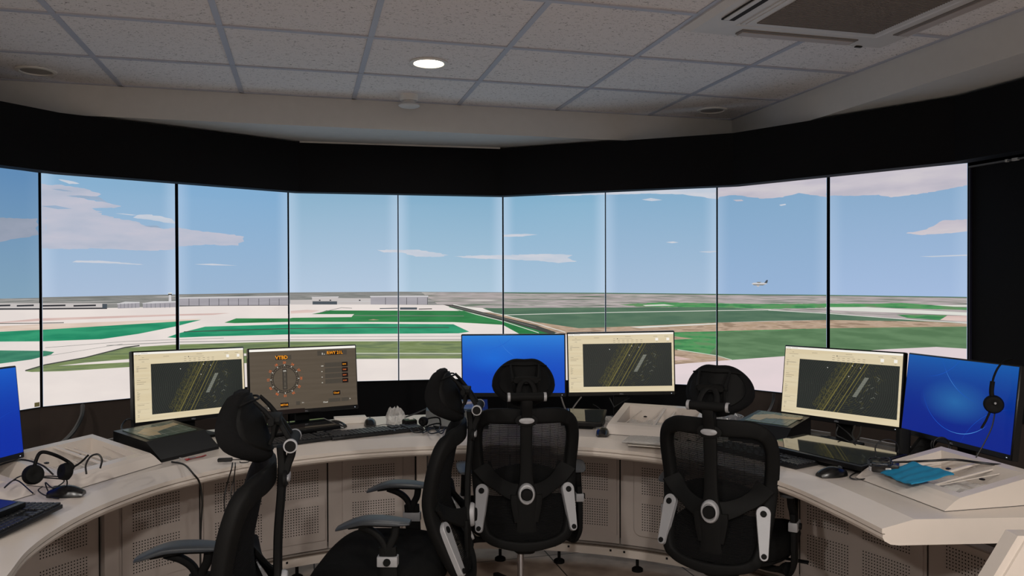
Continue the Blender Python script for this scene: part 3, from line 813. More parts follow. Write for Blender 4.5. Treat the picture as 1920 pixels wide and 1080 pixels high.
# plinth
pr = empty('console_plinth', (0, 0, 0), (0, 0, 0), 'curved white plinth with cable channel at the foot of the console', 'plinth')
q = MB(); arcbox(q, -92, 86, 1.815, RO-.02, .07, .108, 0, 90); q.build('plinth_board', m_white, pr)
q = MB(); arcbox(q, -92, 86, 1.828, 1.834, .106, .112, 0, 90); arcbox(q, -92, 86, 1.842, 1.846, .106, .112, 0, 90); q.build('cable_channel', pbr('brown_channel', (96, 84, 74), .7), pr)
for a in list(range(-70, 80, 9)):
    for da in (0, 2.2):
        q = MB(); q.box((0, 0, 0), (.010, .004, .010), 0, Matrix.Translation((*pol(a+da, 1.814), .098)) @ Matrix.Rotation(math.radians(-a), 4, 'Z'))
        q.build('screw_plug', m_hole, pr)
for a in (-60, -45, -30, -15, 2, 11.5, 24, 37, 52, 66):
    q = MB(); x, y = pol(a, 1.85); q.lathe([(.028, 0), (.028, .012), (.02, .018), (.008, .022), (.008, .072)], 20, 0, None, (x, y, 0)); q.build('levelling_foot', m_plastic, pr)
# slanted white support panel of the neighbouring desk, lower right
q = MB()
pa = ray(1899, 1000, y=2.02); pb = ray(1851, 1080, y=2.02)
sl = (pa.x-pb.x)/(pa.z-pb.z); xt = pa.x; zt = pa.z
x0 = xt-sl*zt
for (o1, ya, yb) in ((0, 2.0, 2.05), (.022, 1.992, 2.0)):
    n_ = [(x0+o1, 0), (x0+.42, 0), (xt+.36, zt), (xt+o1, zt)]
    q.loft([[(a, y, b2) for a, b2 in n_] for y in (ya, yb)], 0, False)
tag(q.build('slanted_side_panel', m_white), 'white slanted end panel at the lower right corner of the picture', 'desk panel')

# ------------------------------------------------------------------ desktop monitors
MW, MH = .538, .322
DM = {}
def dm(*a, **k):
    DM[a[0]] = len(DMl); DMl.append(emi('monitor_'+a[0], *a[1:], **k))
DMl = []
dm('cream', (214, 198, 164), rgb2=(218, 204, 172)); dm('map', (42, 44, 41), rgb2=(38, 40, 38), scale=(3, 3, 1)); dm('ring', (64, 70, 64)); dm('runway', (108, 101, 56))
dm('olive', (85, 81, 45)); dm('ladder', (140, 142, 130)); dm('ink', (120, 110, 98)); dm('whitebar', (244, 240, 232)); dm('brown', (84, 74, 62), rgb2=(88, 78, 66))
dm('boxdark', (70, 64, 56)); dm('black', (22, 12, 10)); dm('orange', (238, 150, 30)); dm('burnt', (190, 96, 50)); dm('pale', (210, 206, 196)); dm('dialblack', (26, 24, 24)); dm('lemon', (200, 196, 110))
RECT = None
def seg(mb, x0, y0, x1, y1, w, m, y, rect):
    dx, dy = x1-x0, y1-y0; L = math.hypot(dx, dy)
    if L < 1e-9: return
    px, py = -dy/L*w/2, dx/L*w/2
    poly = [(x0+px, y0+py), (x1+px, y1+py), (x1-px, y1-py), (x0-px, y0-py)]
    X0, Y0, X1, Y1 = rect
    cp = clip_poly(poly, [(X0, Y0), (X1, Y0), (X1, Y1), (X0, Y1)])
    if len(cp) >= 3: mb.add([(a, y, b2) for a, b2 in cp], [list(range(len(cp)))], m, False, None, [(a, b2) for a, b2 in cp])
def rect(mb, x0, z0, x1, z1, m, y):
    mb.add([(x0, y, z0), (x1, y, z0), (x1, y, z1), (x0, y, z1)], [[0, 1, 2, 3]], m, False, None, [(x0, z0), (x1, z0), (x1, z1), (x0, z1)])
def radar_picture(y):
    rnd = random.Random(3); mb = MB(); D = DM
    w, h_ = MW/2-.006, MH/2
    z0, z1 = -h_+.020, h_-.006
    rect(mb, -w, z0, w, z1, D['cream'], y)
    X0, X1 = -w+.073, w-.010; Y0, Y1 = z0+.027, z1-.052
    rect(mb, -w, z1-.009, w, z1, D['whitebar'], y-.0003)
    rect(mb, X0, Y0, X1, Y1, D['map'], y-.0003)
    R_ = (X0, Y0, X1, Y1)
    cx_, cy_ = (X0+X1)/2, (Y0+Y1)/2
    for i in range(4, 34):
        r = i*.0088
        for k in range(72):
            a0, a1 = 2*PI*k/72, 2*PI*(k+1)/72
            seg(mb, cx_+r*math.cos(a0), cy_+r*math.sin(a0), cx_+r*math.cos(a1), cy_+r*math.sin(a1), .0009, D['ring'], y-.0005, R_)
    dx, dy = math.sin(math.radians(30)), math.cos(math.radians(30))
    def diag(off, w_, m, t0=-.3, t1=.3, yy=.0008):
        seg(mb, cx_+off*dy+dx*t0, cy_-off*dx+dy*t0, cx_+off*dy+dx*t1, cy_-off*dx+dy*t1, w_, m, y-yy, R_)
    for off, w_ in ((-.022, .005), (.022, .004), (-.005, .0015), (.036, .0022), (-.048, .0016), (.004, .001), (-.032, .0016)): diag(off-.008, w_, D['runway'])
    for i in range(900):
        off = rnd.choice((rnd.uniform(-.085, .075), rnd.uniform(-.085, -.03))); t = rnd.uniform(-.15, .15)
        if off > .04 and rnd.random() < .55: continue
        L = rnd.uniform(.003, .014); c = cx_+off*dy+dx*t; cz = cy_-off*dx+dy*t
        aa = rnd.choice((30, 120, 30, 75, -15)) if rnd.random() < .9 else rnd.uniform(0, 180)
        ex, ez = math.sin(math.radians(aa))*L, math.cos(math.radians(aa))*L
        seg(mb, c, cz, c+ex, cz+ez, .0009, D['olive'], y-.0007, R_)
    for i in range(26):
        t = -.035+i*.0038+.03; off = .058
        ox, oz = cx_+off*dy+dx*t-.008, cy_-off*dx+dy*t
        seg(mb, ox-.008, oz, ox+.010, oz, .0019, D['ladder'], y-.0009, R_)
    for i in range(60):
        off = rnd.uniform(.07, .12); t = rnd.uniform(-.13, .13); c = cx_+off*dy+dx*t; cz = cy_-off*dx+dy*t
        aa = rnd.choice((30, 120, 60)); L = rnd.uniform(.004, .018)
        seg(mb, c, cz, c+math.sin(math.radians(aa))*L, cz+math.cos(math.radians(aa))*L, .0009, D['ladder'] if i % 4 == 0 else D['olive'], y-.0007, R_)
    for i in range(30):
        if i % 2 == 0: seg(mb, X0+.01+i*.0135, cy_+.004, X0+.015+i*.0135, cy_+.004, .0012, D['ring'], y-.0007, R_)
    for u, v in ((.55, .93), (.63, .9), (.52, .72), (.3, .86)):
        rect(mb, X0+(X1-X0)*u, Y0+(Y1-Y0)*v, X0+(X1-X0)*u+.003, Y0+(Y1-Y0)*v+.003, D['whitebar'], y-.001)
    # interface marks: short unreadable strokes
    def ink(x, z, L, t=.0012): rect(mb, x, z, x+L, z+t, D['ink'], y-.0006)
    for x, z, L in ((-w+.006, z1-.005, .02), (-w+.03, z1-.005, .03), (-w+.006, z1-.013, .008), (-w+.018, z1-.013, .01), (-w+.035, z1-.024, .008), (-w+.02, z1-.032, .045), (-w+.033, z1-.042, .012),
                    (-w+.13, z1-.022, .026), (w-.24, z1-.019, .028), (w-.30, z1-.028, .012), (w-.10, z1-.020, .02), (w-.045, z1-.020, .018)): ink(x, z, L)
    rect(mb, w-.28, z1-.0285, w-.205, z1-.0275, D['ink'], y-.0006); rect(mb, w-.281, z1-.030, w-.277, z1-.026, D['dialblack'], y-.0007)
    for i in range(7):
        for j in range(2): ink(w-.300+i*.0225, z1-.037-j*.009, .011, .0014)
    for cx2 in (w-.09, w-.035): rect(mb, cx2, z1-.040, cx2+.014, z1-.027, D['whitebar'], y-.0006); ink(cx2+.003, z1-.046, .008)
    for dz, L in ((-.062, .012), (-.069, .045), (-.073, .008), (-.078, .008), (-.083, .008), (-.120, .016), (-.128, .04), (-.136, .03), (-.170, .006), (-.176, .014), (-.181, .01), (-.187, .012), (-.192, .008), (-.198, .012), (-.203, .008), (-.226, .03), (-.250, .014), (-.256, .012), (-.268, .008), (-.274, .008)):
        ink(-w+.010, z1+dz, L)
    for dz in (-.070, -.112, -.160, -.220, -.244, -.286):
        rect(mb, -w+.008, z1+dz, -w+.062, z1+dz+.0005, D['ink'], y-.0005)
    return mb
def tM(x, y, z, rz=0):
    """text lies in the XZ plane facing -Y"""
    return Matrix.Translation((x, y, z)) @ Matrix.Rotation(rz, 4, 'Y') @ Matrix.Rotation(PI/2, 4, 'X')
def weather_picture(y):
    mb = MB(); D = DM; w = MW/2-.006; z0, z1 = -MH/2+.020, MH/2-.006; H = z1-z0; Wd = 2*w
    rect(mb, -w, z0, w, z1, D['brown'], y); rect(mb, -w, z1-.011, w, z1, D['whitebar'], y-.0003)
    def U(px): return -w+(px-190)/(1832-190)*Wd          # from the enlarged view of this monitor
    def V(px, x=0): return z1-(px-170)/(1010-170)*H
    rect(mb, U(575), V(325), U(810), V(262), D['boxdark'], y-.0003); rect(mb, U(575), V(322), U(748), V(264), D['black'], y-.0004)
    mb.text('VTBD', tM(U(662), y-.0007, V(294)), .0235, D['orange'], .0006)
    rect(mb, U(1215), V(292), U(1690), V(222), D['boxdark'], y-.0003); rect(mb, U(1375), V(286), U(1615), V(232), D['black'], y-.0004)
    mb.text('RWY 21L', tM(U(1492), y-.0007, V(258)), .0205, D['orange'], .0006)
    # dial
    cx_, cz_ = U(702), V(588); R1 = .066*1.0
    for (r, w_) in ((R1, .0026), (R1-.010, .0022)):
        for k in range(72):
            a0, a1 = 2*PI*k/72, 2*PI*(k+1)/72
            mb.add([(cx_+q_*math.cos(t), y-.0004, cz_+q_*math.sin(t)) for t, q_ in ((a0, r-w_/2), (a1, r-w_/2), (a1, r+w_/2), (a0, r+w_/2))], [[0, 1, 2, 3]], D['dialblack'])
    for k in range(36):
        a = 2*PI*k/36
        mb.add([(cx_+q_*math.cos(a+s_), y-.0005, cz_+q_*math.sin(a+s_)) for s_, q_ in ((-.02, R1-.010), (.02, R1-.010), (.02, R1), (-.02, R1))], [[0, 1, 2, 3]], D['dialblack'])
    for k, t in enumerate(('20', '24', '27', '30', '33', '36', '10', '06', '09', '12', '15', '18')):
        a = PI/2-2*PI*k/12; rx = R1+.013
        mb.text(t, tM(cx_+rx*math.cos(a), y-.0006, cz_+rx*math.sin(a), 2*PI*k/12), .015, D['burnt'], .0004)
        c_, s_ = math.cos(a), math.sin(a)
        mb.add([(cx_+(R1+q_)*c_-p_*s_, y-.0008, cz_+(R1+q_)*s_+p_*c_) for q_, p_ in ((-.003, -.0014), (.004, -.0014), (.004, .0014), (-.003, .0014))], [[0, 1, 2, 3]], D['pale'])
    rect(mb, cx_-.0105, cz_-.049, cx_+.0105, cz_+.049, D['dialblack'], y-.0003); rect(mb, cx_-.0080, cz_-.0465, cx_+.0080, cz_+.0465, D['boxdark'], y-.0005)
    mb.text('21R', tM(cx_, y-.0008, cz_+.039), .009, D['pale'], .0003); mb.text('03L', tM(cx_, y-.0008, cz_-.041), .008, D['ink'])
    for dz in (.022, .0, -.022): rect(mb, cx_-.0006, cz_+dz-.006, cx_+.0006, cz_+dz+.006, D['ink'], y-.0007)
    # rows
    for i, t in enumerate(('QNH', 'TEMP', 'DEW', 'HUMI')):
        zz = V(425+i*77); rect(mb, U(1325), zz-.011, U(1690), zz+.011, D['boxdark'], y-.0003); rect(mb, U(1600), zz-.011, U(1696), zz+.011, D['black'], y-.0005)
        mb.text(t, tM(U(1640), y-.0008, zz), .0082, D['burnt'] if i else D['orange'], .0003)
        rect(mb, U(1268), zz-.006, U(1268)+.006+(.006 if i == 0 else 0), zz-.003, D['pale'], y-.0005)
    rect(mb, U(1442), V(850), U(1558), V(792), D['black'], y-.0004); mb.text('Cloud', tM(U(1495), y-.0008, V(822)), .0115, D['orange'], .0003)
    rect(mb, U(1365), V(945), U(1690), V(895), D['boxdark'], y-.0003); rect(mb, U(1555), V(943), U(1572), V(897), D['brown'], y-.0005)
    mb.text('Cloud', tM(U(1315), y-.0008, V(940)), .0095, D['pale'], .0002); mb.text('ft', tM(U(1712), y-.0008, V(918)), .008, D['pale'], .0002)
    rect(mb, U(622), V(968), U(745), V(905), D['black'], y-.0004); mb.text('METAR', tM(U(682), y-.0008, V(936)), .0115, D['orange'], .0003)
    rect(mb, U(385), V(1055), U(990), V(998), D['black'], y-.0003)
    rect(mb, U(385), V(985), U(470), V(930), D['boxdark'], y-.0003); rect(mb, U(860), V(950), U(920), V(900), D['boxdark'], y-.0003)
    mb.text('@', tM(U(455), y-.0008, V(955)), .012, D['pale']); mb.text('km', tM(U(965), y-.0008, V(922)), .008, D['pale'])
    mb.text('kt', tM(U(1325), y-.0008, V(272)), .009, D['pale']); rect(mb, U(1288), V(280), U(1300), V(252), D['pale'], y-.0005)
    return mb
def blue_mat(name, a, b2, glow, cx_, cz_, k):
    m, n, l, b = new_mat(name)
    b.inputs['Base Color'].default_value = (.004, .004, .004, 1); b.inputs['Roughness'].default_value = .4; b.inputs['Emission Strength'].default_value = 1
    b.inputs['Specular IOR Level'].default_value = .3
    uv = n.new('ShaderNodeUVMap'); sp = n.new('ShaderNodeSeparateXYZ'); l.new(uv.outputs[0], sp.inputs[0])
    mp = n.new('ShaderNodeMapping'); mp.inputs['Location'].default_value = (-cx_, -cz_, 0); l.new(uv.outputs[0], mp.inputs[0])
    m2 = n.new('ShaderNodeMapping'); m2.inputs['Rotation'].default_value = (0, 0, .35); m2.inputs['Scale'].default_value = (5.5, 12, 1); l.new(mp.outputs[0], m2.inputs[0])
    gd = n.new('ShaderNodeTexGradient'); gd.gradient_type = 'SPHERICAL'; l.new(m2.outputs[0], gd.inputs[0])
    mr = n.new('ShaderNodeMapRange'); mr.inputs['From Min'].default_value = -.16; mr.inputs['From Max'].default_value = .17; l.new(sp.outputs['Y'], mr.inputs['Value'])
    pw = n.new('ShaderNodeMath'); pw.operation = 'POWER'; pw.inputs[1].default_value = 3; l.new(mr.outputs[0], pw.inputs[0])
    mx = n.new('ShaderNodeMix'); mx.data_type = 'RGBA'; mx.inputs[6].default_value = lin(a); mx.inputs[7].default_value = lin(b2); l.new(pw.outputs[0], mx.inputs[0])
    my = n.new('ShaderNodeMix'); my.data_type = 'RGBA'; my.inputs[7].default_value = lin(glow)
    ml = n.new('ShaderNodeMath'); ml.operation = 'MULTIPLY'; ml.inputs[1].default_value = k; l.new(gd.outputs[1], ml.inputs[0])
    l.new(ml.outputs[0], my.inputs[0]); l.new(mx.outputs[2], my.inputs[6]); l.new(my.outputs[2], b.inputs['Emission Color'])
    return m
m_swirl = emi('swirl_light', (74, 138, 214)); m_swirl2 = emi('swirl_faint', (20, 84, 196))
def blue_picture(y):
    mb = MB(); w = MW/2-.006; z0, z1 = -MH/2+.020, MH/2-.006
    rect(mb, -w, z0, w, z1, 0, y); R_ = (-w, z0, w, z1)
    def arc(cx_, cz_, r, a0, a1, wd, m, yy, sq=1):
        k = 40
        for i in range(k):
            t = i/k; t2 = (i+1)/k; b0, b1 = math.radians(a0+(a1-a0)*t), math.radians(a0+(a1-a0)*t2)
            ww = wd*math.sin(PI*(t+t2)/2)
            seg(mb, cx_+r*math.cos(b0), cz_+r*sq*math.sin(b0), cx_+r*math.cos(b1), cz_+r*sq*math.sin(b1), max(ww, .0002), m, y-yy, R_)
    arc(.02, .06, .19, 190, 300, .0018, 2, .0004, .9); arc(.02, .06, .19, 255, 315, .0022, 1, .0006, .9)
    arc(.13, .24, .23, 200, 262, .0016, 2, .0004); arc(.13, .24, .23, 212, 240, .0013, 1, .0006)
    arc(-.16, .30, .22, 270, 330, .0014, 2, .0004); arc(.28, -.25, .26, 95, 160, .0012, 2, .0004)
    return mb
def monitor(c, yaw, tilt, roll, kind, label, bmat=None, logo=True, group='black desktop monitors on the console', base=True):
    root = empty('monitor', (c[0], c[1], .75), (0, 0, yaw), label, 'monitor', group)
    T = Matrix.Translation((0, 0, c[2]-.75)) @ Matrix.Rotation(tilt, 4, 'X') @ Matrix.Rotation(roll, 4, 'Y')
    q = MB(); q.box((0, .018, 0), (MW, .030, MH), 0, T, .003, 1); q.box((0, .045, -.01), (MW*.62, .03, MH*.6), 0, T, .01, 2)
    q.build('monitor_housing', m_bezel, root)
    y = .0020
    if kind == 'radar': mb = radar_picture(y); mats = DMl
    elif kind == 'weather': mb = weather_picture(y); mats = DMl
    else: mb = blue_picture(y); mats = [bmat, m_swirl, m_swirl2]
    mb.v = [tuple(T @ Vector(v)) for v in mb.v]
    mb.uv = mb.uv or {0: (0, 0)}
    mb.build('screen_picture', mats, root)
    if logo:
        q = MB(); q.text('DELL', T @ tM(0, .0021, -MH/2+.009), .009, 0, .0002); q.build('maker_logo', pbr('logo_grey', (120, 122, 128), .4), root)
        q = MB(); q.box((MW/2-.02, .002, -MH/2+.009), (.004, .001, .002), 0, T); q.build('power_led', emi('led_white', (230, 240, 255)), root)
    if base:
        zc = c[2]-.75
        q = MB(); q.box((0, .052, zc/2), (.07, .022, zc+.10), 0, None, .006, 2); q.box((0, .060, zc), (.09, .03, .09), 0, None, .005, 2)
        q.build('stand_post', m_plastic, root)
        q = MB(); q.box((0, -.005, .006), (.20, .13, .012), 0, None, .004, 2); q.build('stand_foot', m_plastic, root)
    return root
mb1 = blue_mat('blue_desktop_dim', (2, 32, 132), (8, 90, 170), (50, 135, 190), .0, .0, .45)
mb2 = blue_mat('blue_desktop', (0, 66, 184), (40, 130, 215), (20, 120, 225), -.10, .035, .45)
mb3 = blue_mat('blue_desktop_far_left', (0, 42, 158), (16, 92, 196), (20, 90, 190), .0, .0, .4)
monitor((-1.438, 3.547, CAMZ-.462), .909, -.102, .03, 'radar', 'monitor with a radar map, second from the left, behind the black strip tray')
monitor((-1.007, 3.834, CAMZ-.476), .575, -.123, .009, 'weather', 'brown weather display monitor reading VTBD and RWY 21L')
monitor((.005, 4.049, CAMZ-.434), -.086, .009, -.009, 'blue', 'monitor with a plain blue desktop behind the central chair headrest', mb2)
monitor((.547, 3.962, CAMZ-.418), -.064, .028, -.02, 'radar', 'monitor with a radar map right beside the central blue monitor')
monitor((1.402, 3.386, CAMZ-.454), -.879, -.137, -.004, 'radar', 'tilted monitor with a radar map beside the blue monitor on the right')
monitor((1.626, 2.896, CAMZ-.449), -1.361, -.125, -.007, 'blue', 'blue monitor at the right with a headset hanging over it', mb1)
pl = ray(25, 675, y=2.86); 
monitor((-1.772, 2.49, CAMZ-.45), 1.36, -.10, .0, 'blue', 'blue monitor cut off by the left edge of the picture', mb3)

# black monitor arm between the two right monitors
pa_ = ray(1692, 864, z=.7502)
ar_ = empty('support_bracket', (pa_.x, pa_.y, .7502), (0, 0, 0), 'thick black V-shaped support between the right radar monitor and the blue one', 'bracket')
def la(p): return Vector(p)-ar_.location
q = MB(); q.bar([(0, 0, 0), la(ray(1694, 806, y=pa_.y+.03))], .050, .035, (0, 1, 0)); q.build('upright_post', m_plastic, ar_)
q = MB(); q.bar([(.035, .0, .0), la(ray(1760, 800, y=pa_.y+.04))], .062, .035, (0, 1, 0)); q.build('slanted_post', m_plastic, ar_)

# ------------------------------------------------------------------ console trays (white raised boxes with an open recess)
def tray(F0, F1, depth, label, h=.095, plastic=True, slats=4):
    """F0,F1 front corners on the worktop as seen by a person facing outward (left, right)"""
    F0 = Vector(F0); F1 = Vector(F1); L = (F1-F0).length; d = (F1-F0).normalized()
    root = empty('console_tray', (F0.x, F0.y, .7502), (0, 0, math.atan2(d.y, d.x)), label, 'equipment tray', 'white raised trays on the worktop')
    q = MB(); D = depth
    def prof(x0, x1):     # solid side wall between local x0..x1
        P_ = [(0, 0), (.0, .003), (.035, .028), (.055, .038), (D, h), (D, 0)]
        q.loft([[(x, y, z) for y, z in P_] for x in (x0, x1)], 0, False)
    prof(0, .035); prof(L-.035, L)
    q.loft([[(x, y, z) for y, z in ((0, 0), (0, .003), (.035, .028), (.055, .038), (.085, .0425), (.085, 0))] for x in (.035, L-.035)], 0, False)
    q.loft([[(x, y, z) for y, z in ((D-.03, 0), (D-.03, h-.005), (D, h), (D, 0))] for x in (.035, L-.035)], 0, False)
    q.add([(.035, .085, .004), (L-.035, .085, .004), (L-.035, D-.03, .004), (.035, D-.03, .004)], [[0, 1, 2, 3]])
    q.build('tray_body', m_white, root)
    q = MB(); q.box((L/2, D/2, .0006), (L+.003, D+.003, .0012), 0); q.build('seam_gasket', m_seam, root)
    q = MB()
    q.bar([(L*.5, .083, .038), (L*.5, D-.028, h-.010)], .014, .008, (0, 0, 1))
    q.bar([(L*.5+.05, .083, .032), (L*.5+.05, D-.028, h-.022)], .008, .006, (0, 0, 1))
    for i in range(slats):
        x = .06+(L-.12)*i/(slats-1)
        q.cyl((x, .09, .030), (x+.035, D-.035, h-.028), .0018, n=6)
    q.cyl((.04, .12, .02), (L-.04, .12, .02), .003, n=6)
    q.build('wire_rack', m_white, root)
    if plastic:
        q = MB(); rnd = random.Random(int(F0.x*1000)); nx, ny = 12, 9; vs = []; fs = []
        for j in range(ny):
            for i in range(nx):
                vs.append((.045+(L-.09)*i/(nx-1), .10+(D-.15)*j/(ny-1), .010+rnd.uniform(0, .020)))
        for j in range(ny-1):
            for i in range(nx-1): a = j*nx+i; fs.append([a, a+1, a+nx+1, a+nx])
        q.add(vs, fs, 0, False); q.build('plastic_wrap', m_plbag, root)
    q = MB()
    for x in (L*.3, L*.65): q.lathe([(.009, 0), (.009, .004), (.003, .006)], 12, 0, None, (x, D-.08, .045))
    q.build('fixing_knob', m_mouse, root)
    return root
trayL = tray((-1.475, 2.65), (-1.350, 3.03), .34, 'white tray with a headset lying across it, on the left of the worktop')
tray((-1.69, 2.22), (-1.58, 2.60), .34, 'white tray at the left picture edge behind the dark touch panel', plastic=True)
trayC = tray((.42, 3.60), (.80, 3.43), .335, 'white tray with a wire rack between the central and right chairs')
trayR = tray((1.215, 2.785), (1.304, 2.375), .35, 'white tray partly covered by a blue cloth at the right')

# black flight strip trays
def strip_tray(c, ang, label, w=.31, d=.28, group='black angled boxes with a glass top'):
    root = empty('flight_strip_box', (c[0], c[1], .7502), (0, 0, math.radians(-ang)), label, 'display box', group)
    q = MB(); P_ = [(-d/2, 0), (-d/2, .012), (-d/2+.085, .074), (d/2, .100), (d/2, .0)]
    q.loft([[(x, y, z) for y, z in P_] for x in (-w/2, w/2)], 0, False); q.build('box_body', m_bezel, root)
    sl_ = math.atan2(.026, d-.085)
    T = Matrix.Translation((0, .042, .0872)) @ Matrix.Rotation(sl_, 4, 'X')
    q = MB(); q.box((0, 0, .001), (w*.80, d*.58, .003), 0, T); q.build('glass_top', pbr('grey_green_glass', (88, 102, 92), .25), root)
    q = MB(); q.add([(x, y, .0030) for x, y in ((-.10, .01), (-.03, .055), (.04, .04), (.11, .055), (.11, .02), (.03, .0), (-.03, -.02), (-.04, -.06), (-.09, -.05))], [list(range(9))], 0, False, T)
    for i in range(4): q.box((-.08+i*.052, 0, .0032), (.0012, d*.6, .0004), 1, T)
    for i in range(3): q.box((0, -.055+i*.05, .0032), (w*.78, .0012, .0004), 1, T)
    q.build('map_pattern', [pbr('map_sand', (188, 170, 136), .4), pbr('map_lines', (150, 158, 150), .4)], root)
    return root
strip_tray((-1.420, 3.238), -62.6, 'black angled box with a pale map under glass, below the left radar monitor', .285, .28)
strip_tray((1.13, 3.46), 45, 'black angled box with a grey map top, half hidden by the right chair', .25, .27)
strip_tray((-.27, 3.86), -3, 'black framed glass-topped box behind the second chair headrest', .30, .26)

# touch panels lying on the worktop
def touch_panel(c, ang, w, d, z, tilt, label, glass=m_glass):
    root = empty('touch_panel', (c[0], c[1], .7502), (0, 0, math.radians(-ang)), label, 'touch screen', 'dark touch screens lying flat')
    T = Matrix.Translation((0, 0, z)) @ Matrix.Rotation(tilt, 4, 'X')
    q = MB(); q.box((0, 0, -.008), (w, d, .018), 0, T, .003, 2); q.build('panel_case', m_bezel, root)
    q = MB(); q.box((0, .004, .0015), (w-.024, d-.028, .002), 0, T); q.build('panel_glass', glass, root)
    q = MB(); hb = z+math.sin(tilt)*d*.30; q.box((0, d*.28, hb/2-.008), (w*.5, .03, max(hb-.016, .01)), 0, None, .003, 1); q.box((0, -d*.32, max(z-math.sin(tilt)*d*.32-.02, .006)/2), (w*.5, .03, max(z-math.sin(tilt)*d*.32-.02, .006)), 0)
    q.build('panel_stand', m_plastic, root)
    return root
touch_panel((-1.60, 2.125), -84, .50, .23, .050, .08, 'dark touch panel above the keyboard at the left picture edge', m_glassblue)
touch_panel((-1.03, 3.62), -33, .42, .22, .036, .012, 'dark touch panel below the brown weather monitor')
touch_panel((1.235, 3.06), 60, .47, .27, .044, .05, 'long glossy touch panel below the tilted radar monitor on the right')
touch_panel((.345, 3.79), 14, .20, .17, .05, .25, 'small glossy tablet right of the central chair', m_glass)

# keyboards
def make_keyboard():
    root = empty('keyboard')
    q = MB(); q.box((0, 0, .008), (.44, .13, .014), 0, None, .004, 2); q.build('keyboard_body', m_kbody, root)
    q = MB()
    for j in range(6):
        y = -.05+j*.0192
        groups = [(-.212, 15), (.082, 3), (.145, 4)] if j != 1 else [(-.212, 15), (.101, 1), (.145, 4)]
        if j == 2: groups = [(-.212, 15), (.145, 4)]
        for x0, nk in groups:
            i = 0
            while i < nk:
                wd = .019
                if j == 0 and x0 < -.2 and i == 4: wd = .019*6
                if j == 0 and x0 < -.2 and i == 4: i += 5
                cx_ = x0+wd/2
                q.box((cx_, y, .0175), (wd-.003, .0162, .006), 0, None, .0012, 1)
                x0 += wd; i += 1
    q.build('keys', m_key, root)
    q = MB(); q.box((-.12, .055, .002), (.03, .012, .004), 0); q.box((.12, .055, .002), (.03, .012, .004), 0); q.build('rubber_feet', m_cable, root)
    return root
kb0 = make_keyboard(); first = [True]
def keyboard(c, ang, label):
    o = kb0 if first[0] else copy_tree(kb0); first[0] = False
    o.location = (c[0], c[1], .7502); o.rotation_euler = (0, 0, math.radians(-ang)); tag(o, label, 'keyboard', 'black keyboards on the worktop')
keyboard((-1.462, 2.215), -88, 'black keyboard at the left picture edge in front of a dark touch panel')
keyboard((-.935, 3.445), -37, 'black keyboard below the brown weather monitor, left of another keyboard')
keyboard((-.635, 3.625), -31, 'black keyboard between two mice and the cable tangle')
keyboard((.985, 3.125), 58, 'black keyboard seen right of the right chair back')
# mice
def make_mouse():
    root = empty('computer_mouse'); q = MB(); loops = []
    for i in range(13):
        t = i/12; y = -.055+.11*t; wd = .030*math.sin(PI*(.12+.80*t))**.5*(1.0); hh = .036*math.sin(PI*(.10+.78*(1-t)*.95+.04))**.8
        loops.append([(wd*math.cos(a), y, max(0.001, hh*max(0, math.sin(a))**.7 if math.sin(a) > 0 else .001)) for a in [2*PI*j/16 for j in range(16)]])
    q.loft(loops, 0, True); q.build('mouse_body', m_mouse, root)
    q = MB(); q.cyl((-.004, .032, .027), (.004, .032, .027), .008, n=14); q.build('scroll_wheel', m_pad, root)
    return root
ms0 = make_mouse(); mf = [True]
def mouse(u, v, ang, label):
    p = ray(u, v, z=.752); o = ms0 if mf[0] else copy_tree(ms0); mf[0] = False
    o.location = (p.x, p.y, .7505); o.rotation_euler = (0, 0, math.radians(-ang)); tag(o, label, 'mouse', 'black computer mice'); return p
mouse(124, 929, -100, 'black mouse beside the left keyboard')
mouse(628, 801, -75, 'black mouse on the touch panel side below the weather monitor')
mouse(694, 797, -12, 'small black mouse in the middle of the left desk, by the plastic bag')
mouse(1130, 815, 10, 'black mouse right of the central chair, beside the small tablet')
mouse(1560, 892, 75, 'black mouse in front of the long touch panel on the right')

# cables
def cable(pts, r, label, name='cable', group=None, mat=None, k=6):
    q = MB(); q.tube(smooth_path(pts, k), r, 7); o = q.build(name, mat or m_cable); tag(o, label, 'cable', group); return o
Z7 = .7545
def rz(u, v, z=Z7): return ray(u, v, z=z)
cable([rz(322, 866, .756), rz(345, 871, .757), rz(362, 888, .752), ray(374, 905, y=2.93), ray(379, 940, y=2.945), ray(377, 985, y=2.95), ray(376, 1020, y=2.95), ray(376, 1120, y=2.96), ray(376, 1250, y=2.97)], .0035, 'black cable from the black box hanging over the worktop edge')
cable([rz(436, 868, .756), rz(434, 880, .752), ray(428, 900, y=3.085), ray(421, 930, y=3.09), ray(422, 960, y=3.09), ray(428, 985, y=3.10), ray(440, 1040, y=3.12), ray(445, 1180, y=3.14)], .0028, 'thin black cable hanging behind the left chair headrest')
cable([rz(441, 868, .756), rz(441, 876, .752), ray(439, 895, y=3.10), ray(433, 925, y=3.10), ray(436, 940, y=3.10), ray(439, 925, y=3.10), ray(439, 893, y=3.10)], .0022, 'short looped black cable end hanging over the worktop edge')
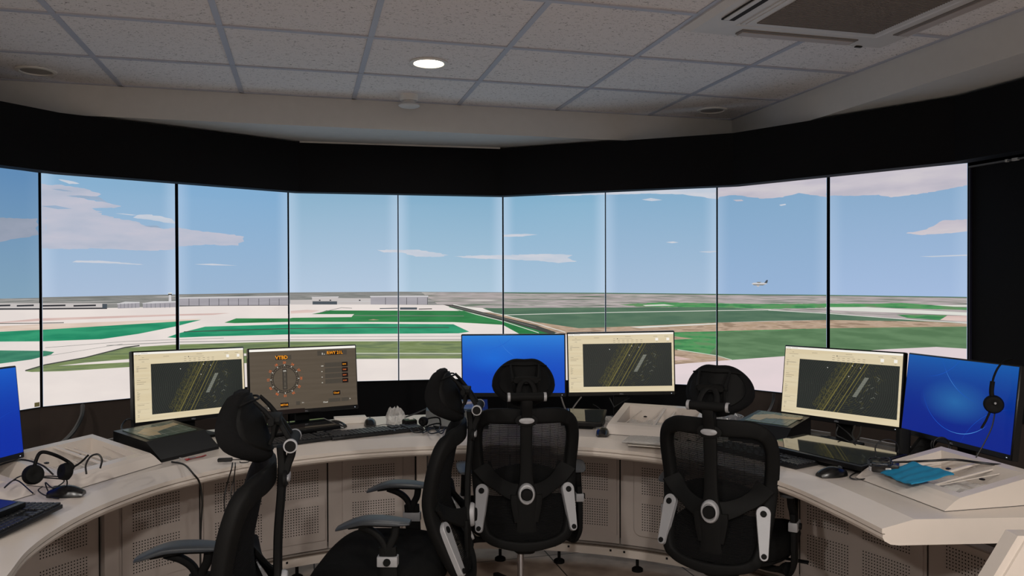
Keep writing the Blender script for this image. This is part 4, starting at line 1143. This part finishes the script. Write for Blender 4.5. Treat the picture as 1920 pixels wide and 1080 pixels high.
# cables behind the desk on the dark wall
cable([ray(155, 760, y=4.12), ray(153, 780, y=4.05), ray(140, 806, y=3.95), ray(122, 826, y=3.8), ray(95, 845, y=3.6)], .011, 'thick black cable curving down from the second wall screen')
cable([ray(1451, 738, y=4.4), ray(1450, 752, y=4.38), ray(1441, 772, y=4.3), ray(1424, 787, y=4.15), ray(1405, 795, y=4.0)], .009, 'thick black cable curving behind the right chair')
cable([ray(250, 785, y=3.35), ray(236, 788, y=3.35), ray(228, 800, y=3.3), ray(232, 812, y=3.25), ray(240, 826, y=3.2)], .004, 'black cable looping at the left side of the radar monitor')
cable([ray(1571, 800, y=3.3), ray(1568, 815, y=3.28), ray(1580, 822, y=3.2), ray(1600, 830, y=3.15), ray(1612, 815, y=3.2), ray(1614, 800, y=3.25)], .003, 'black cable loop below the tilted radar monitor')
cable([ray(1570, 796, y=3.3), ray(1590, 812, y=3.25), ray(1605, 828, y=3.15), ray(1598, 815, y=3.2), ray(1603, 798, y=3.25)], .0025, 'thin crossing cable below the tilted radar monitor')
pts = []
for i in range(30):
    a = i/29*2.2*2*PI; pts.append(rz(1650+24*math.cos(a)*(1-.2*i/29), 866+9*math.sin(a)+2*math.sin(3*a), .83+.01*math.sin(a*1.7)))
cable(pts, .0026, 'coiled black cable of the adapter on the corner of the right tray', k=3)
cable([rz(1608, 884, .757), rz(1594, 893, .756), rz(1600, 898, .756), rz(1622, 898, .756), rz(1640, 893, .756)], .0024, 'small black cable loop right of the rightmost mouse')
pts = []
for i in range(24):
    a = i/23*2*PI*1.3; pts.append(ray(1663+22*math.cos(a), 842+18*math.sin(a), y=2.98))
cable(pts, .0025, 'black cable loop standing beside the monitor posts on the right', k=3)
pts = []
for i in range(24):
    a = i/23*2*PI*1.6; pts.append(ray(1768+16*math.cos(a)-i*.3, 835+15*math.sin(a), y=2.9))
cable(pts, .0025, 'black cable loop under the blue monitor on the right', k=3)
cable([rz(1640, 868, .80), rz(1700, 866, .82), rz(1745, 864, .835), rz(1790, 862, .84), rz(1840, 868, .845), rz(1880, 872, .84)], .004, 'black cable lying along the back of the right tray')
cable([ray(1052, 744, y=4.0), ray(1056, 757, y=3.99), ray(1061, 770, y=3.97), ray(1066, 785, y=3.95)], .004, 'grey cable leaning under the blue and radar monitors', mat=m_rail)
cable([ray(1090, 744, y=4.0), ray(1080, 757, y=3.99), ray(1071, 771, y=3.98), ray(1068, 785, y=3.96)], .004, 'grey cable slanting under the central radar monitor', mat=m_rail)
cable([ray(1143, 746, y=3.98), ray(1148, 756, y=3.95), ray(1152, 764, y=3.93)], .003, 'dark cable hanging below the middle of the central radar monitor')
cable([ray(1180, 746, y=3.98), ray(1165, 755, y=3.95), ray(1152, 763, y=3.93)], .003, 'second dark cable slanting below the central radar monitor')
cable([ray(1112, 758, y=3.9), ray(1122, 764, y=3.88), ray(1132, 775, y=3.85), ray(1134, 790, y=3.8), ray(1130, 800, y=3.76)], .002, 'thin black cable arching down beside the small tablet')
cable([rz(703, 799, .756), rz(720, 796, .756), rz(735, 797, .756)], .0015, 'thin cable of the small mouse')
cable([rz(100, 890, .80), rz(78, 872, .83), rz(40, 862, .835), rz(0, 872, .83), rz(-40, 890, .82)], .003, 'black cable running left from the headset')
cable([rz(62, 925, .80), rz(30, 900, .82), rz(8, 915, .81), rz(38, 893, .83), rz(75, 895, .83), rz(120, 900, .80), rz(100, 915, .78), rz(85, 905, .79), rz(95, 930, .757), rz(110, 935, .756)], .0022, 'tangled black cable round the left headset')
cable([rz(64, 895, .83), rz(100, 893, .83), rz(125, 900, .80), rz(118, 925, .758), rz(90, 930, .757), rz(72, 920, .76), rz(80, 912, .77)], .0022, 'thin black cable between the left earpads')
# centre-left cable tangle
rnd = random.Random(11)
for t in range(5):
    pts = [rz(765+rnd.uniform(-8, 8)+i*11, 803+rnd.uniform(-9, 10), .756+rnd.uniform(0, .012)) for i in range(7)]
    cable(pts, .0028, ['black cable strand lying nearest the second keyboard end', 'black cable strand crossing the middle of the tangle', 'black cable strand looping toward the second chair', 'black cable strand at the rear of the tangle', 'black cable strand lying lowest in the tangle'][t], group='cable tangle beside the second chair')
cable([ray(758, 783, y=3.9), ray(780, 775, y=3.9), ray(805, 764, y=3.9)], .004, 'black cable rising to the glass-topped box')

# headsets
def earcup(name, root, c, ax, r=.034):
    c = Vector(c); ax = Vector(ax).normalized(); q = MB()
    M = Matrix.Translation(c) @ ax.to_track_quat('Z', 'Y').to_matrix().to_4x4()
    q.lathe([(.002, -.012), (r*.75, -.012), (r, -.006), (r, .006), (r*.85, .016), (r*.45, .018), (.002, .012)], 24, 0, M)
    return q.build(name, m_plastic, root)
hs = empty('headset', (-1.52, 2.66, .835), (0, 0, 0), 'black headset lying on the white tray at the left', 'headset')
iv = Matrix.Translation((1.52, -2.66, -.835))
def L_(p): return iv @ Vector(p)
e1 = ray(62, 890, z=.865); e2 = ray(124, 884, z=.85)
earcup('ear_cup', hs, L_(e1), (.8, -.6, .2), .030); earcup('ear_cup', hs, L_(e2), (-.5, -.8, .2), .027)
q = MB(); q.tube(smooth_path([L_(e1), L_(ray(68, 862, y=e1.y)), L_(ray(78, 848, y=e1.y+.02)), L_(ray(100, 852, y=e1.y+.04)), L_(ray(125, 864, y=e2.y+.0)), L_(ray(137, 876, y=e2.y)), L_(e2)], 6), .0055, 8); q.build('headband', m_plastic, hs)
q = MB(); q.tube(smooth_path([L_(e2), L_(ray(150, 868, y=e2.y)), L_(ray(166, 853, y=e2.y+.02))], 5), .003, 8); q.build('microphone_boom', m_plastic, hs)
q = MB(); q.tube(smooth_path([L_(ray(162, 889, y=e2.y)), L_(ray(161, 872, y=e2.y)), L_(ray(170, 856, y=e2.y)), L_(ray(184, 852, y=e2.y)), L_(ray(191, 862, y=e2.y)), L_(ray(188, 878, y=e2.y))], 6), .003, 8); q.build('cable_loop', m_cable, hs)
# headset hung over the right monitor
hy = 2.685
hr = empty('headset', ray(1863, 758, y=hy), (0, 0, 0), 'black headset hanging over the front of the right blue monitor', 'headset')
iv = Matrix.Translation(-hr.location)
earcup('ear_cup', hr, (0, 0, 0), (-.45, -.9, 0), .031)
q = MB(); q.tube(smooth_path([L_(ray(1862, 752, y=hy)), L_(ray(1859, 735, y=hy)), L_(ray(1861, 715, y=hy))], 5), .0075, 10); q.tube(smooth_path([L_(ray(1861, 716, y=hy)), L_(ray(1864, 705, y=hy)), L_(ray(1871, 690, y=hy)), L_(ray(1882, 678, y=2.70)), L_(ray(1898, 673, y=2.76))], 5), .0035, 8)
q.build('headband', m_plastic, hr)
q = MB(); q.tube([L_(ray(1858, 768, y=hy)), L_(ray(1848, 790, y=hy)), L_(ray(1840, 803, y=hy))], .0038, 8); q.build('microphone_boom', m_plastic, hr)
q = MB(); q.tube(smooth_path([L_(ray(1866, 770, y=hy)), L_(ray(1860, 800, y=hy)), L_(ray(1846, 830, y=hy)), L_(ray(1830, 858, y=hy))], 5), .0022, 7); q.build('headset_cord', m_cable, hr)
q = MB(); q.lathe([(.004, 0), (.004, .002)], 10, 0, Matrix.Translation((-.006, -.018, .006)) @ Matrix.Rotation(PI/2, 4, 'X')); q.build('centre_badge', m_silver, hr)
# small headset in the cable tangle
p = rz(794, 790, .79)
hs2 = empty('headset', p, (0, 0, 0), 'small black headset standing in the cable tangle', 'headset'); earcup('ear_cup', hs2, (0, 0, 0), (-.3, -1, .1), .022)
q = MB(); q.tube(smooth_path([(0, 0, .0), (.03, .02, .012), (.07, .03, .01), (.08, .02, -.02)], 5), .004, 8); q.build('headband', m_plastic, hs2)

# adapter boxes, paper, packets
p = rz(768, 801, .7502)
root = empty('circuit_box', (p.x, p.y, .7502), (0, 0, .5), 'small green-topped electronic box at the end of the second keyboard', 'electronic box')
q = MB(); q.box((0, 0, .018), (.06, .05, .036), 0, None, .003, 1); q.build('box_case', m_plastic, root)
q = MB(); q.box((0, 0, .0375), (.052, .042, .003), 0); q.box((.005, -.004, .041), (.02, .016, .004), 1); q.build('circuit_board', [m_green, m_paper], root)
p = rz(1655, 882, .80)
root = empty('power_adapter', (p.x+.01, p.y, .792), (0, 0, -.5), 'black power adapter with white plug on the corner of the right tray', 'adapter')
q = MB(); q.box((0, 0, .018), (.085, .05, .032), 0, None, .006, 2); q.build('adapter_body', m_mouse, root)
q = MB(); q.box((.01, -.028, .016), (.018, .008, .013), 0, None, .002, 1); q.box((-.045, -.01, .016), (.012, .02, .022), 1, None, .002, 1); q.build('plug', [m_ring, m_silver], root)
p = rz(422, 866, .7502)
q = MB(); q.box((0, 0, .008), (.055, .018, .014), 0, Matrix.Rotation(.2, 4, 'Z'), .003, 1); q.tube(smooth_path([(.02, 0, .008), (.06, .01, .006), (.09, .0, .006), (.10, -.03, .006), (.075, -.04, .006), (.065, -.02, .006)], 5), .002, 6)
tag(q.build('cable_connector', m_cable, loc=(p.x, p.y, .7502)), 'black inline connector on the worktop edge behind the left chair headrest', 'connector')
p = rz(360, 861, .7502)
root = empty('lanyard', (p.x, p.y, .7502), (0, 0, .9), 'red lanyard with a silver clip beside the black box at left', 'lanyard')
q = MB(); q.bar([(-.03, -.012, .003), (0, 0, .004), (.04, .0, .004), (.065, .012, .003)], .008, .002, (0, 0, 1)); q.bar([(-.03, .0, .005), (0, -.004, .006), (.04, -.006, .005), (.065, .012, .004)], .007, .002, (0, 0, 1)); q.build('strap', m_red, root)
q = MB(); q.bar([(-.015, -.006, .008), (.012, -.003, .008)], .014, .003, (0, 0, 1)); q.tube(smooth_path([(-.03, 0, .006), (-.045, .012, .012), (-.05, 0, .006), (-.075, -.01, .004)], 4), .0012, 6); q.build('clip', m_silver, root)
p = rz(654, 795, .7502)
q = MB(); q.box((0, 0, .016), (.155, .055, .032), 0, Matrix.Rotation(.30, 4, 'Z'), .002, 1)
tag(q.build('white_carton', m_paper, loc=(p.x, p.y+.03, .7502)), 'small white carton behind the mice below the weather monitor', 'box')
def crumple(name, c, size, mat, label, cat, seed, hgt, nx=14, ny=10, spike=.5):
    rnd = random.Random(seed); b3 = bmesh.new(); bmesh.ops.create_icosphere(b3, subdivisions=4, radius=1)
    for v in b3.verts:
        n_ = v.co.copy(); a = math.atan2(n_.y, n_.x)
        f_ = 1+spike*.5*math.sin(3*a+seed)*math.sin(2.3*n_.z+seed)+rnd.uniform(-.07, .07)
        v.co = Vector((n_.x*f_*size[0]/2, n_.y*f_*size[1]/2, max(0, n_.z+.35)*hgt/1.35*(1+rnd.uniform(-.12, .12)+spike*.3*math.sin(5*a))))
    q = MB(); q.bm(b3, 0, False); return tag(q.build(name, mat, loc=c), label, cat)
p = rz(738, 797, .7502); crumple('plastic_bag', (p.x, p.y+.02, .7502), (.085, .07), m_plbag, 'crumpled clear plastic bag standing at the left desk back edge', 'plastic bag', 4, .075, spike=.7)
crumple('foil_bag', (1.03, 3.79, .7505) if False else tuple(ray(1368, 790, z=.776)[:2])+(.7505,), (.17, .09), m_foil, 'shiny crumpled bag behind the right chair headrest', 'plastic bag', 9, .055, spike=.5)
p = ray(1152, 766, z=.80); crumple('plastic_bag', (.40, 3.93-.05, .7505), (.22, .05), m_plbag, 'clear plastic wrapping left of the central tray', 'plastic bag', 6, .035, spike=.4)
# bubble wrap packet
p = rz(1216, 831, .752)
root = empty('bubble_wrap_packet', (p.x, p.y, .7502), (0, 0, -.38), 'bubble wrapped packet on the worktop edge left of the right chair', 'packet')
q = MB(); vs = []; fs = []; nx, ny = 34, 24
for side in (0, 1):
    for j in range(ny):
        for i in range(nx):
            u = i/(nx-1); v = j/(ny-1); e = (4*u*(1-u)*4*v*(1-v))**.35
            vs.append(((u-.5)*.20, (v-.5)*.15-.0, .012+(e*.011+random.uniform(0, .0022)) if side else .011-e*.009))
for side in (0, 1):
    o_ = side*nx*ny
    for j in range(ny-1):
        for i in range(nx-1): a = o_+j*nx+i; fs.append([a, a+1, a+nx+1, a+nx])
q.add(vs, fs, 0, True); q.build('wrap', m_bubble, root)
q = MB(); q.box((.01, -.005, .002), (.17, .13, .004), 0, None, .001, 1); q.build('card_backing', m_paper, root)

# folded blue cloth on the right tray
cl = MB(); vs = []; fs = []; nx, ny = 30, 26
q4 = [ray(1651, 889, z=.797), ray(1709, 911, z=.797), ray(1789, 891, z=.825), ray(1713, 869, z=.825)]
for side in (0, 1):
    for j in range(ny):
        for i in range(nx):
            u = i/(nx-1); v = j/(ny-1)
            P_ = q4[0].lerp(q4[1], u).lerp(q4[3].lerp(q4[2], u), v)
            w_ = .0012*math.sin(u*22)+.0015*math.sin(v*9+u*7)+.001*math.sin(u*8+v*15)
            vs.append((P_.x, P_.y, P_.z+.006+w_+(.0 if side else -.004)))
for side in (0, 1):
    o_ = side*nx*ny
    for j in range(ny-1):
        for i in range(nx-1): a = o_+j*nx+i; fs.append([a, a+1, a+nx+1, a+nx])
for i in range(nx-1):
    for j_ in (0, ny-1): a = j_*nx+i; fs.append([a, a+1, nx*ny+a+1, nx*ny+a])
for j in range(ny-1):
    for i_ in (0, nx-1): a = j*nx+i_; fs.append([a, a+nx, nx*ny+a+nx, nx*ny+a])
cl.add(vs, fs, 0, True)
tag(cl.build('folded_cloth', m_blue), 'bright blue folded cloth lying on the right white tray', 'cloth')

# ------------------------------------------------------------------ mesh task chairs
def chair_make(name='task_chair'):
    root = empty(name)
    YP = [(.39, -.275), (.42, -.27), (.48, -.252), (.56, -.212), (.64, -.184), (.70, -.178), (.76, -.184), (.84, -.204), (.90, -.224), (.94, -.258), (.967, -.28)]
    def yrail(z): return interp(YP, z)
    def ymid(z): return yrail(z)-.038-.012*math.sin(PI*max(0, min(1, (z-.40)/.55)))
    def ysurf(x, z):
        t = min(1, abs(x)/.19); return ymid(z)+(yrail(z)-ymid(z))*t**2
    half = [(0, .914, .062), (.09, .915, .062), (.145, .910, .060), (.182, .885, .054), (.196, .84, .050), (.196, .78, .050), (.189, .70, .050), (.183, .62, .050), (.177, .54, .046), (.168, .475, .044), (.145, .435, .040), (.09, .415, .036), (0, .405, .040)]
    ringp = [(x, z, w) for x, z, w in half]+[(-x, z, w) for x, z, w in half[-2:0:-1]]
    pts = smooth_path([(x, ysurf(x, z), z) for x, z, w in ringp], 5, True)
    wp = smooth_path([(w, 0, 0) for x, z, w in ringp], 5, True)
    q = MB(); nr = []
    for p in pts:
        nr.append(Vector((-.9*p.x/.19*.5, 1, 0)))
    q.bar(pts, [v.x for v in wp], [.022+.020*min(1, abs(p.x)/.15)**3*(1 if .44 < p.z < .90 else .5) for p in pts], nr, closed=True, n=16)
    q.build('back_frame', m_plastic, root)
    # spine and cross arms
    q = MB()
    sp_ = smooth_path([(0, -.300, .985), (0, -.303, .93), (0, -.300, .86), (0, -.292, .76), (0, -.290, .66), (0, -.292, .60), (0, -.290, .52), (0, -.285, .44), (0, -.27, .385)], 5)
    ws = smooth_path([(.046, 0, 0), (.046, 0, 0), (.050, 0, 0), (.048, 0, 0), (.056, 0, 0), (.085, 0, 0), (.075, 0, 0), (.088, 0, 0), (.07, 0, 0)], 5)
    q.bar(sp_, [v.x for v in ws], .022, (0, 1, 0), n=14)
    for s in (-1, 1):
        arm = smooth_path([(s*.174, -.196, .700), (s*.148, -.214, .664), (s*.105, -.246, .636), (s*.055, -.277, .616), (s*.005, -.292, .608)], 5)
        q.bar(arm, [.085-.035*min(1, 2.2*i/len(arm))+.035*(i/len(arm))**2 for i in range(len(arm))], .018, (s*.4, 1, 0), n=12)
        lo = smooth_path([(s*.01, -.288, .425), (s*.07, -.280, .425), (s*.13, -.270, .435), (s*.165, -.26, .465)], 4)
        q.bar(lo, .052, .018, (0, 1, 0), n=12)
        ar2 = smooth_path([(s*.035, -.289, .605), (s*.035, -.290, .57), (s*.022, -.289, .50)], 4)
        q.bar(ar2, .055, .018, (0, 1, 0), n=12)
    q.build('spine_bracket', m_plastic, root)
    # woven back
    q = MB(); z = .432
    tab = [(zz, xx) for xx, zz, w in half[::-1]]
    tab = [(.415, .09), (.435, .145), (.475, .165), (.54, .175), (.62, .182), (.70, .188), (.78, .194), (.84, .194), (.885, .178), (.905, .15)]
    while z < .90:
        hw = interp(tab, z); k = 14; vs = []; fs = []
        for i in range(k+1):
            x = -hw+2*hw*i/k; y = ysurf(x, z)+.002
            vs += [(x, y, z-.00175), (x, y, z+.00175), (x, y+.002, z+.00175), (x, y+.002, z-.00175)]
        for i in range(k):
            a = i*4
            for e in range(4): fs.append([a+e, a+(e+1) % 4, a+4+(e+1) % 4, a+4+e])
        q.add(vs, fs, 0, False); z += .0047
    for i in range(-5, 6):
        x = i*.034; col = [(x, ysurf(x, zz)+.003, zz) for zz in [.44+.45*t/14 for t in range(15)]]
        q.bar(col, .0012, .001, (0, 1, 0), n=4)
    q.build('mesh_back', m_fabric, root)
    # lumbar pad
    q = MB(); loops = []
    for i in range(17):
        x = -.15+.30*i/16; t = 1-abs(i/8-1)**3; lp = []
        for j in range(14):
            a = 2*PI*j/14; lp.append((x, ysurf(x, .655)+.018+.014*math.cos(a)*(.3+.7*t), .655+.045*math.sin(a)*(.35+.65*t)+.012*math.cos(2*x/.15)))
        loops.append(lp)
    q.loft(loops, 0, True); q.build('lumbar_pad', m_plastic, root)
    # silver plates with screws
    for s in (-1, 1):
        q = MB(); yb = -.175
        T = Matrix.Translation((s*.178, -.252, .545)) @ Matrix.Rotation(-s*.10, 4, 'Y') @ Matrix.Rotation(-.38, 4, 'X') @ Matrix.Rotation(s*.30, 4, 'Z')
        ol = []
        for i in range(13): a = PI*i/12; ol.append((.026*math.cos(a), .068+.026*math.sin(a)))
        for i in range(9): a = PI+PI*i/8; ol.append((.0155*math.cos(a), -.080+.0155*math.sin(a)))
        n_ = len(ol); f = [(x, -.010, z) for x, z in ol]; m_ = [(x*.93, -.013, z*.985) for x, z in ol]; k_ = [(x, .006, z) for x, z in ol]
        q.loft([k_, f, m_], 0, False, False, True, T)
        pl_ = q.build('side_plate', m_silver, root)
        for zz, r_ in ((.066, .0115), (-.080, .0095)):
            q = MB(); q.lathe([(r_, 0), (r_, .004), (r_*.7, .005), (.001, .004)], 16, 0, T @ Matrix.Translation((0, -.0125, zz)) @ Matrix.Rotation(PI/2, 4, 'X'))
            q.build('bolt', m_plastic, pl_)
    T = Matrix.Translation((0, -.300, .612)) @ Matrix.Rotation(PI/2, 4, 'X') @ Matrix.Diagonal((1, 1.28, 1, 1))
    q = MB(); q.lathe([(.033, -.006), (.0335, .008), (.030, .015), (.024, .017), (.022, .012)], 32, 0, T); q.build('knob_ring', m_silver, root)
    T2 = Matrix.Translation((0, -.300, .612)) @ Matrix.Rotation(PI/2, 4, 'X')
    q = MB(); q.lathe([(.0235, .0), (.0235, .020), (.020, .024), (.001, .025)], 28, 0, T2); q.build('adjuster_knob', m_plastic, root)
    T = Matrix.Translation((0, -.316, .903)) @ Matrix.Rotation(PI/2, 4, 'X')
    q = MB(); q.lathe([(.046, -.008), (.045, -.001), (.034, .001)], 32, 0, T @ Matrix.Diagonal((1, .55, 1, 1))); q.build('badge_surround', m_plastic, root)
    q = MB(); q.lathe([(.030, .001), (.030, .005), (.026, .007), (.001, .0075)], 32, 0, T @ Matrix.Diagonal((1, .42, 1, 1))); q.build('oval_badge', m_silver, root)
    # seat
    q = MB(); loops = []
    def seatloop(sc, z, dz=0):
        lp = []
        for j in range(48):
            a = 2*PI*j/48; c_, s_ = math.cos(a), math.sin(a)
            x = .245*sc*math.copysign(abs(c_)**.62, c_); y = .02+.245*sc*math.copysign(abs(s_)**.62, s_)
            x *= 1-.10*max(0, -y/.24)
            dr = -.055*max(0, (y-.13)/.13)**2+.012*(x/.24)**2
            lp.append((x, y, z+dr*dz))
        return lp
    for sc, z, dz in ((.90, .405, .6), (.98, .415, .7), (1.0, .440, .8), (.985, .462, .9), (.93, .478, 1), (.80, .486, 1), (.5, .486, 1), (.15, .484, 1)): loops.append(seatloop(sc, z, dz))
    q.loft(loops, 0, True); q.build('seat', m_seat, root)
    q = MB(); loops = [seatloop(.86, .388, .5), seatloop(.94, .398, .6), seatloop(.94, .408, .7)]; q.loft(loops, 0, True)
    q.box((0, -.02, .372), (.20, .24, .045), 0, None, .012, 2)
    q.bar(smooth_path([(0, -.08, .365), (0, -.18, .355), (0, -.26, .375), (0, -.286, .42)], 5), .075, .028, (0, 0, 1))
    q.build('seat_shell', m_plastic, root)
    q = MB(); q.cyl((.10, .06, .365), (.24, .06, .362), .006, n=10); q.box((.255, .06, .362), (.05, .028, .008), 0, None, .003, 1); q.build('height_lever', m_plastic, root)
    # arms
    for s in (-1, 1):
        q = MB(); loops = []
        for i in range(19):
            t = i/18; y = -.122+.245*t; zt = .655+.016*math.sin(PI*min(1, (t*.9+.06)))-.030*max(0, t-.62)**1.5*3.0
            wd = .043*(math.sin(PI*min(.999, max(.001, .04+.92*t)))**.28); th = .010+.012*(1-abs(2*t-1)**3)
            loops.append([(s*.235+wd*math.copysign(abs(math.cos(a))**.7, math.cos(a)), y, zt-th/2+th/2*math.copysign(abs(math.sin(a))**.7, math.sin(a))) for a in [2*PI*j/18 for j in range(18)]])
        q.loft(loops, 0, True); arm = q.build('arm_pad', m_pad, root)
        q = MB()
        q.bar([(s*.235, -.085, .648), (s*.235, .0, .650), (s*.235, .08, .640)], .055, .014, (0, 0, 1))
        q.bar(smooth_path([(s*.238, .045, .640), (s*.240, .0, .622), (s*.243, -.030, .595), (s*.245, -.045, .555)], 5), .022, .028, (1, 0, 0))
        q.bar(smooth_path([(s*.238, -.075, .642), (s*.240, -.070, .61), (s*.243, -.058, .585), (s*.245, -.048, .555)], 5), .026, .028, (1, 0, 0))
        q.bar(smooth_path([(s*.245, -.048, .575), (s*.248, -.052, .50), (s*.248, -.055, .44)], 5), .060, .026, (1, 0, 0))
        q.bar(smooth_path([(s*.248, -.055, .45), (s*.245, -.05, .385), (s*.21, -.04, .352), (s*.10, -.03, .350)], 6), [.06]*19, .024, (s*1, 0, .3))
        q.build('arm_post', m_plastic, root)
        q = MB(); q.box((s*.247, -.049, .530), (.034, .068, .034), 0, None, .004, 2); bnd = q.build('arm_band', m_silver, root)
        q = MB(); q.cyl((s*.262, -.049, .530), (s*.272, -.049, .530), .0125, .0115, 18); q.build('arm_knob', m_plastic, bnd)
    # headrest
    HT = Matrix.Translation((0, -.252, 1.052)) @ Matrix.Rotation(-.36, 4, 'X')
    q = MB(); NX, NZ = 25, 17
    def outline(a):
        c_, s_ = math.cos(a), math.sin(a)
        x = .130*math.copysign(abs(c_)**.80, c_); z = (.104 if s_ > 0 else .100)*math.copysign(abs(s_)**.72, s_)
        if s_ > 0: z -= .010*math.exp(-(x/.045)**2); x *= 1-.16*(z/.09)**2
        else: x *= 1-.38*(-z/.09)**1.6
        return x, z
    def hl(sc, yo): 
        lp = []
        for j in range(56):
            x, z = outline(2*PI*j/56); x *= sc; z *= sc
            lp.append((x, yo+.075*(x/.13)**2+.012*(z/.09)**2, z))
        return lp
    loops = [hl(.12, -.004), hl(.80, -.004), hl(.90, -.008), hl(.97, -.004), hl(1, .010), hl(.98, .024), hl(.90, .034), hl(.6, .036), hl(.1, .034)]
    q.loft(loops, 0, True, False, True, HT); q.build('headrest_pad', m_fabric, root)
    q = MB(); loops = [hl(.10, -.009), hl(.72, -.009), hl(.80, -.011), hl(.82, -.004)]
    q.loft(loops, 0, True, False, True, HT); 
    rib = [Vector((x, -.014+.075*(x/.13)**2, .066-.006*math.exp(-(x/.04)**2))) for x in [-.09+.18*i/16 for i in range(17)]]
    q.tube(rib, .003, 8, 0, HT); q.build('headrest_shell', m_plastic, root)
    hy_ = -.330; hz = .998
    q = MB(); q.cyl((-.066, hy_, hz), (.066, hy_, hz), .0165, n=24)
    q.build('pivot_bar', m_plastic, root)
    for s in (-1, 1):
        q = MB(); q.cyl((s*.0655, hy_, hz), (s*.076, hy_, hz), .0178, n=24); cp_ = q.build('pivot_ring', m_silver, root)
        q = MB(); q.cyl((s*.0755, hy_, hz), (s*.0785, hy_, hz), .014, n=20); q.build('end_cap', m_plastic, cp_)
    q = MB()
    arcp = []
    for i in range(17):
        a = PI*i/16; arcp.append((.032*math.cos(a), hy_+.006+.030*math.sin(a), hz+.012+.050*math.sin(a)))
    q.bar(arcp, .020, .014, (0, -1, .5), n=12)
    q.bar([(-.058, -.280, 1.058), (0, -.282, 1.06), (.058, -.280, 1.058)], .018, .016, (0, 1, 0), n=10)
    q.bar([(0, -.30, 1.058), (0, -.272, 1.060)], .10, .026, (0, 0, 1), n=10)
    for s in (-1, 1):
        q.tube([(s*.050, -.284, 1.062), (s*.054, -.264, 1.088), (s*.056, -.240, 1.112)], [.0075, .006, .005], 10)
        q.tube([(s*.048, -.288, 1.052), (s*.046, -.284, 1.02), (s*.044, -.276, 1.0)], [.006, .005, .005], 8)
    q.bar(smooth_path([(0, hy_, hz), (0, -.327, .965), (0, -.315, .93), (0, -.306, .89)], 5), .044, .022, (0, 1, 0), n=12)
    q.build('headrest_bracket', m_plastic, root)
    # column, base, casters
    q = MB(); q.lathe([(.040, .355), (.042, .315), (.036, .292), (.028, .285), (.028, .283)], 28); q.build('column_cover', m_plastic, root)
    q = MB(); q.cyl((0, 0, .12), (0, 0, .285), .0145, n=20); q.build('gas_column', m_chrome, root)
    q = MB(); q.lathe([(.030, .075), (.036, .085), (.036, .135), (.026, .15), (.016, .152)], 28); q.build('base_hub', m_plastic, root)
    for k in range(5):
        a = math.radians(90+72*k+18); c_, s_ = math.cos(a), math.sin(a)
        q = MB(); q.bar([(c_*.02, s_*.02, .115), (c_*.16, s_*.16, .098), (c_*.30, s_*.30, .078)], [.052, .042, .030], [.034, .028, .020], (0, 0, 1)); q.build('base_leg', m_plastic, root)
        cs = MB(); cx_, cy_ = c_*.295, s_*.295
        cs.cyl((cx_, cy_, .052), (cx_, cy_, .075), .008, n=12)
        T = Matrix.Translation((cx_, cy_, .0275)) @ Matrix.Rotation(a+.9, 4, 'Z')
        for sx in (-.014, .014): cs.lathe([(.001, -.008), (.022, -.008), (.027, -.004), (.027, .004), (.022, .008), (.001, .008)], 20, 0, T @ Matrix.Translation((sx, 0, 0)) @ Matrix.Rotation(PI/2, 4, 'Y'))
        cs.box((0, .004, .016), (.014, .04, .022), 0, T, .004, 1)
        cs.build('caster', m_plastic, root)
    return root
chairs = [((-.908, 2.03, .03), -101, 'black mesh chair nearest the camera on the left, facing left, its seat below the picture'),
          ((-.452, 2.84, 0), -88, 'black mesh chair facing left beside the central chair, both armrests and seat showing'),
          ((.034, 3.40, 0), -4, 'black mesh chair in the middle seen squarely from behind below the blue monitor'),
          ((.868, 3.118, 0), 30, 'black mesh chair on the right seen from behind, below the right radar monitor')]
c0_ = chair_make()
for i, (loc, t, lab) in enumerate(chairs):
    o = c0_ if i == 0 else copy_tree(c0_)
    o.location = (loc[0], loc[1], 0); o.rotation_euler = (0, 0, math.radians(-t)); tag(o, lab, 'chair', 'black mesh task chairs with headrests')
    if loc[2]:
        for ch in o.children:
            if ch.name.split('.')[0] not in ('gas_column', 'base_hub', 'base_leg', 'caster'): ch['raise'] = 1; ch.location.z += loc[2]
if chairs[0][0][2]:
    # the other chairs were copied from the raised one: lower their upper parts again
    for o in bpy.data.objects:
        if o.get('raise') and o.parent and o.parent != c0_: o.location.z = 0
    for o in bpy.data.objects:
        if o.get('raise'): del o['raise']

# ------------------------------------------------------------------ camera, world, colour
cam = bpy.data.cameras.new('camera'); cam.sensor_width = 36; cam.lens = FPX/1920*36; cam.clip_start = .05; cam.clip_end = 60
co = bpy.data.objects.new('camera', cam); COL.objects.link(co)
co.matrix_world = Matrix.Translation((0, 0, CAMZ)) @ Matrix.Rotation(PI/2-PITCH, 4, 'X') @ Matrix.Rotation(-ROLL, 4, 'Z')
SC.camera = co
w = bpy.data.worlds.new('world'); SC.world = w; w.use_nodes = True
w.node_tree.nodes['Background'].inputs[0].default_value = (.02, .02, .02, 1); w.node_tree.nodes['Background'].inputs[1].default_value = .3
SC.view_settings.view_transform = 'Standard'; SC.view_settings.look = 'None'; SC.view_settings.exposure = 0; SC.view_settings.gamma = 1
SC.view_settings.use_curve_mapping = False
